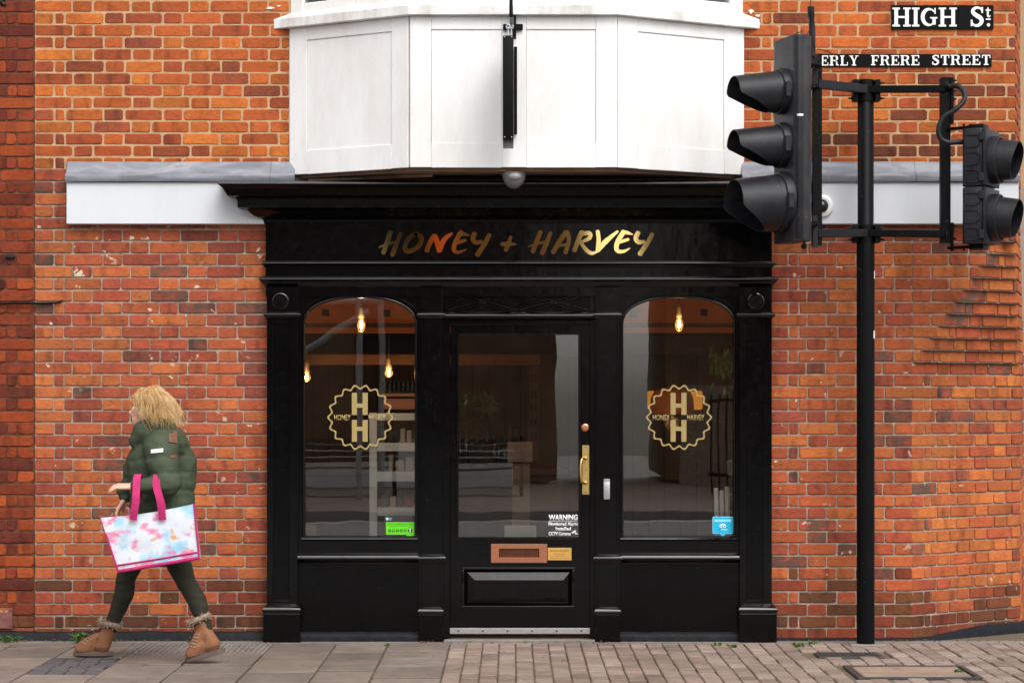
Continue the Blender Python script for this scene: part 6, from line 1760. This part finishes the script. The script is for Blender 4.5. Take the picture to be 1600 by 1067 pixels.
# ---------------------------------------------------------------- across the road (behind the camera, seen in glass and gloss)
m_stone = slab_mat('pale_limestone', [srgb(*c) for c in [(196,186,174),(184,174,162),(204,196,186)]], srgb(150,140,128))
m_bfar = plain('brown_far_brick', srgb(122,94,74), 0.9, 0.35, 1.5, 0.2)
bf = thing('brick_building', (0,-31,0), 'long brown brick building across the road, left of the open gap', 'building')
G().box(-26, 1.47, 31, 38, 0, 7.5).build('wall', m_bfar, bf)
for i in range(6):
    x = -23+4*i
    for z in (1.2, 4.4):
        G().box(x, x+1.4, 30.95, 31.02, z, z+1.9).build('window', m_inside, bf)
G().box(-26.3, 1.6, 30.7, 38, 7.5, 7.9).build('parapet', m_bfar, bf)
bf2 = thing('brick_building', (12,-31,0), 'brown brick building across the road, right of the open gap', 'building')
G().box(2.75, 24, 31, 38, 0, 6.8).build('wall', m_bfar, bf2)
for i in range(5):
    x = 4.5+4*i
    for z in (1.2, 4.2): G().box(x, x+1.4, 30.95, 31.02, z, z+1.8).build('window', m_inside, bf2)
lw = thing('stone_wall', (5,-19.2,0), 'low pale stone wall across the road', 'wall')
for i in range(9):
    for k in range(3): G().box(2.95+0.8*i+(0.3 if k==1 else 0), 3.72+0.8*i+(0.3 if k==1 else 0), 19.0, 19.4, 0.22*k+0.004, 0.22*k+0.216).build('stone', m_stone, lw, 0.012)
m_benchw = plain('bench_slats', srgb(58,44,36), 0.6, 0.2, 10, 0.1)
def bench(x, label):
    t = thing('park_bench', (x,-23.5,0), label, 'bench', 'benches across the road')
    for k in range(5): G().box(x-0.9, x+0.9, 23.3+0.1*k, 23.385+0.1*k, 0.43, 0.46).build('seat_slat', m_benchw, t, 0.004)
    for k in range(4): G().box(x-0.9, x+0.9, 23.84, 23.87, 0.54+0.1*k, 0.62+0.1*k).build('back_slat', m_benchw, t, 0.004)
    for s_ in (-0.82,0.82):
        g = G(); g.tube([(x+s_,-23.3,0),(x+s_,-23.3,0.62),(x+s_,-23.75,0.64),(x+s_,-23.86,0.66)], 0.025, 8); g.tube([(x+s_,-23.8,0),(x+s_,-23.84,0.95)],0.025,8); g.build('end_frame', m_blackmetal, t, 0, 50)
bench(-2.7, 'dark slatted bench on the left across the road'); bench(-0.2, 'dark slatted bench on the right across the road')
m_autumn = plain('autumn_leaf', srgb(120,92,40), 0.7, 0.4, 4, 0)
def tree(x, d_, h_, label):
    t = thing('street_tree', (x,-d_,0), label, 'tree', 'trees across the road'); rr = random.Random(int(x*10)+50); g = G()
    g.tube([(x,-d_,0),(x+0.05,-d_,1.5),(x-0.05,-d_,h_*0.5),(x+0.1,-d_,h_*0.8)], [0.16,0.13,0.10,0.04], 10)
    for i in range(9):
        z = h_*(0.38+0.05*i); a = i*2.4; g.tube([(x,-d_,z),(x+math.cos(a)*0.8,-d_+math.sin(a)*0.8,z+0.7),(x+math.cos(a)*1.4,-d_+math.sin(a)*1.4,z+1.4)], [0.05,0.035,0.012], 6)
    g.build('trunk', m_benchw, t, 0, 60); c = G()
    for i in range(1500):
        a = rr.uniform(0,6.28); e = rr.gauss(0,1); r_ = 1.6*rr.random()**0.5; p = Vector((x+math.cos(a)*r_, -d_+math.sin(a)*r_, h_*0.75+rr.gauss(0,1)*h_*0.16)); u = Vector((rr.uniform(-1,1),rr.uniform(-1,1),rr.uniform(-1,1))).normalized()*0.11; v = u.orthogonal().normalized()*0.06
        c.add([p-u,p-v,p+u,p+v],[(0,1,2,3)])
    c.build('crown', m_autumn, t)
ww = thing('white_wall', (-3.2,-27.2,0), 'long low white rendered wall behind the benches across the road', 'wall')
G().box(-9.0, 0.55, 27.2, 27.4, 0.0, 0.78).build('wall', m_white, ww, 0.01); G().box(-9.05, 0.6, 27.15, 27.45, 0.782, 0.84).build('coping', m_stone, ww, 0.01)
rl = thing('railing', (4.5,-25.0,0), 'black iron railing with upright bars across the road', 'railing')
for z in (0.25, 1.5): G().box(3.1, 7.0, 24.98, 25.02, z, z+0.05).build('rail', m_blackmetal, rl)
for i in range(30): G().box(3.14+0.13*i, 3.17+0.13*i, 24.985, 25.015, 0.0, 1.62).build('bar', m_blackmetal, rl)
for i in range(4): structure('road_marking', G().box(-7+4.2*i, -4.4+4.2*i, 9.6, 9.72, -0.129, -0.125), m_signwhite)
structure('road_marking', G().box(-20, 20, 17.5, 17.6, -0.129, -0.125), m_signwhite)
m_orangebrick = brick_mat('opposite_orange_brick', BR_UP, 0.1, 0.3)
ob = thing('brick_wall', (5.5,-29.0,0), 'orange brick garden wall behind the railing across the road', 'brick wall')
g = G()
for k in range(24):
    for i in range(20): g.box(2.9+0.24*i+(0.12 if k%2 else 0), 3.128+0.24*i+(0.12 if k%2 else 0), 28.9, 29.0, 0.075*k+0.005, 0.075*k+0.07)
o = g.build('bricks', m_orangebrick, ob); o['kind'] = 'stuff'
G().box(2.9, 7.8, 28.8, 28.99, 0, 1.8).build('mortar', m_mortar_low, ob)
tree(-6.0, 26.5, 6.0, 'thin autumn tree on the left across the road'); tree(5.5, 26.0, 5.5, 'thin autumn tree on the right across the road')
sf = thing('scaffold', (-4.2,-22.0,0), 'pale tube scaffold across the road, hung with an orange sheet added to tint a gold letter', 'scaffold')
m_tube = plain('galvanised_tube', srgb(170,170,168), 0.5, 0.1, 10, 0, 0.5)
for (a, b_) in (((-2.35,-22,0),(-2.35,-22,6.5)),((-2.05,-22.8,0),(-2.05,-22.8,6.5)),((-3.1,-22,4.8),(-1.9,-22,3.4)),((-4.6,-22,3.0),(-2.0,-22,3.05)),((-4.6,-22,0),(-4.6,-22,6.5)),((-4.6,-22,1.4),(-2.2,-22,2.9)),((-4.7,-22,4.6),(-0.6,-22,4.6))):
    g = G(); g.tube([a,b_], 0.05, 8); g.build('scaffold_tube', m_tube, sf, 0, 60)
G().box(-1.22, -0.92, 22.0, 22.04, 3.3, 4.55).build('orange_reflector', plain('orange_reflector', srgb(226,96,40), 0.6, 0.06, 10, 0), sf)  # sheet added so that the gold N mirrors orange
cr = thing('parked_van', (-1.0,-19.4,0), 'white low parked van by the kerb across the road', 'van') if False else None

# brown leaf litter along the foot of the walls
rr = random.Random(21); g = G()
def litter(x, d, sz):
    a = rr.uniform(0,6.28); u = Vector((math.cos(a),math.sin(a),rr.uniform(-0.3,0.3)))*sz; v = Vector((-math.sin(a),math.cos(a),rr.uniform(-0.3,0.3)))*sz*0.6
    c = Vector((x,-d,rr.uniform(0.004,0.010))); t = Vector((0,0,0.002))
    g.add([c-u+t,c-v,c+u+t,c+v,c-Vector((0,0,0.003))],[(0,1,2,3),(0,4,1),(1,4,2),(2,4,3),(3,4,0)])
for i in range(260):
    x = rr.choice([rr.uniform(-3.2,-1.55), rr.uniform(-3.2,-2.4), rr.uniform(-0.6,0.6), rr.uniform(1.6,3.2)]); litter(x, 0.03+abs(rr.gauss(0,0.05))+(0.09 if -1.55 < x < 1.6 else 0), rr.uniform(0.004,0.013))
for i in range(60): litter(rr.uniform(-3.2,3.2), rr.uniform(0.2,2.2), rr.uniform(0.003,0.008))
o = g.build('leaf_litter', plain('dead_leaf', srgb(104,80,56), 0.8, 0.5, 90, 0)); o['kind'] = 'stuff'
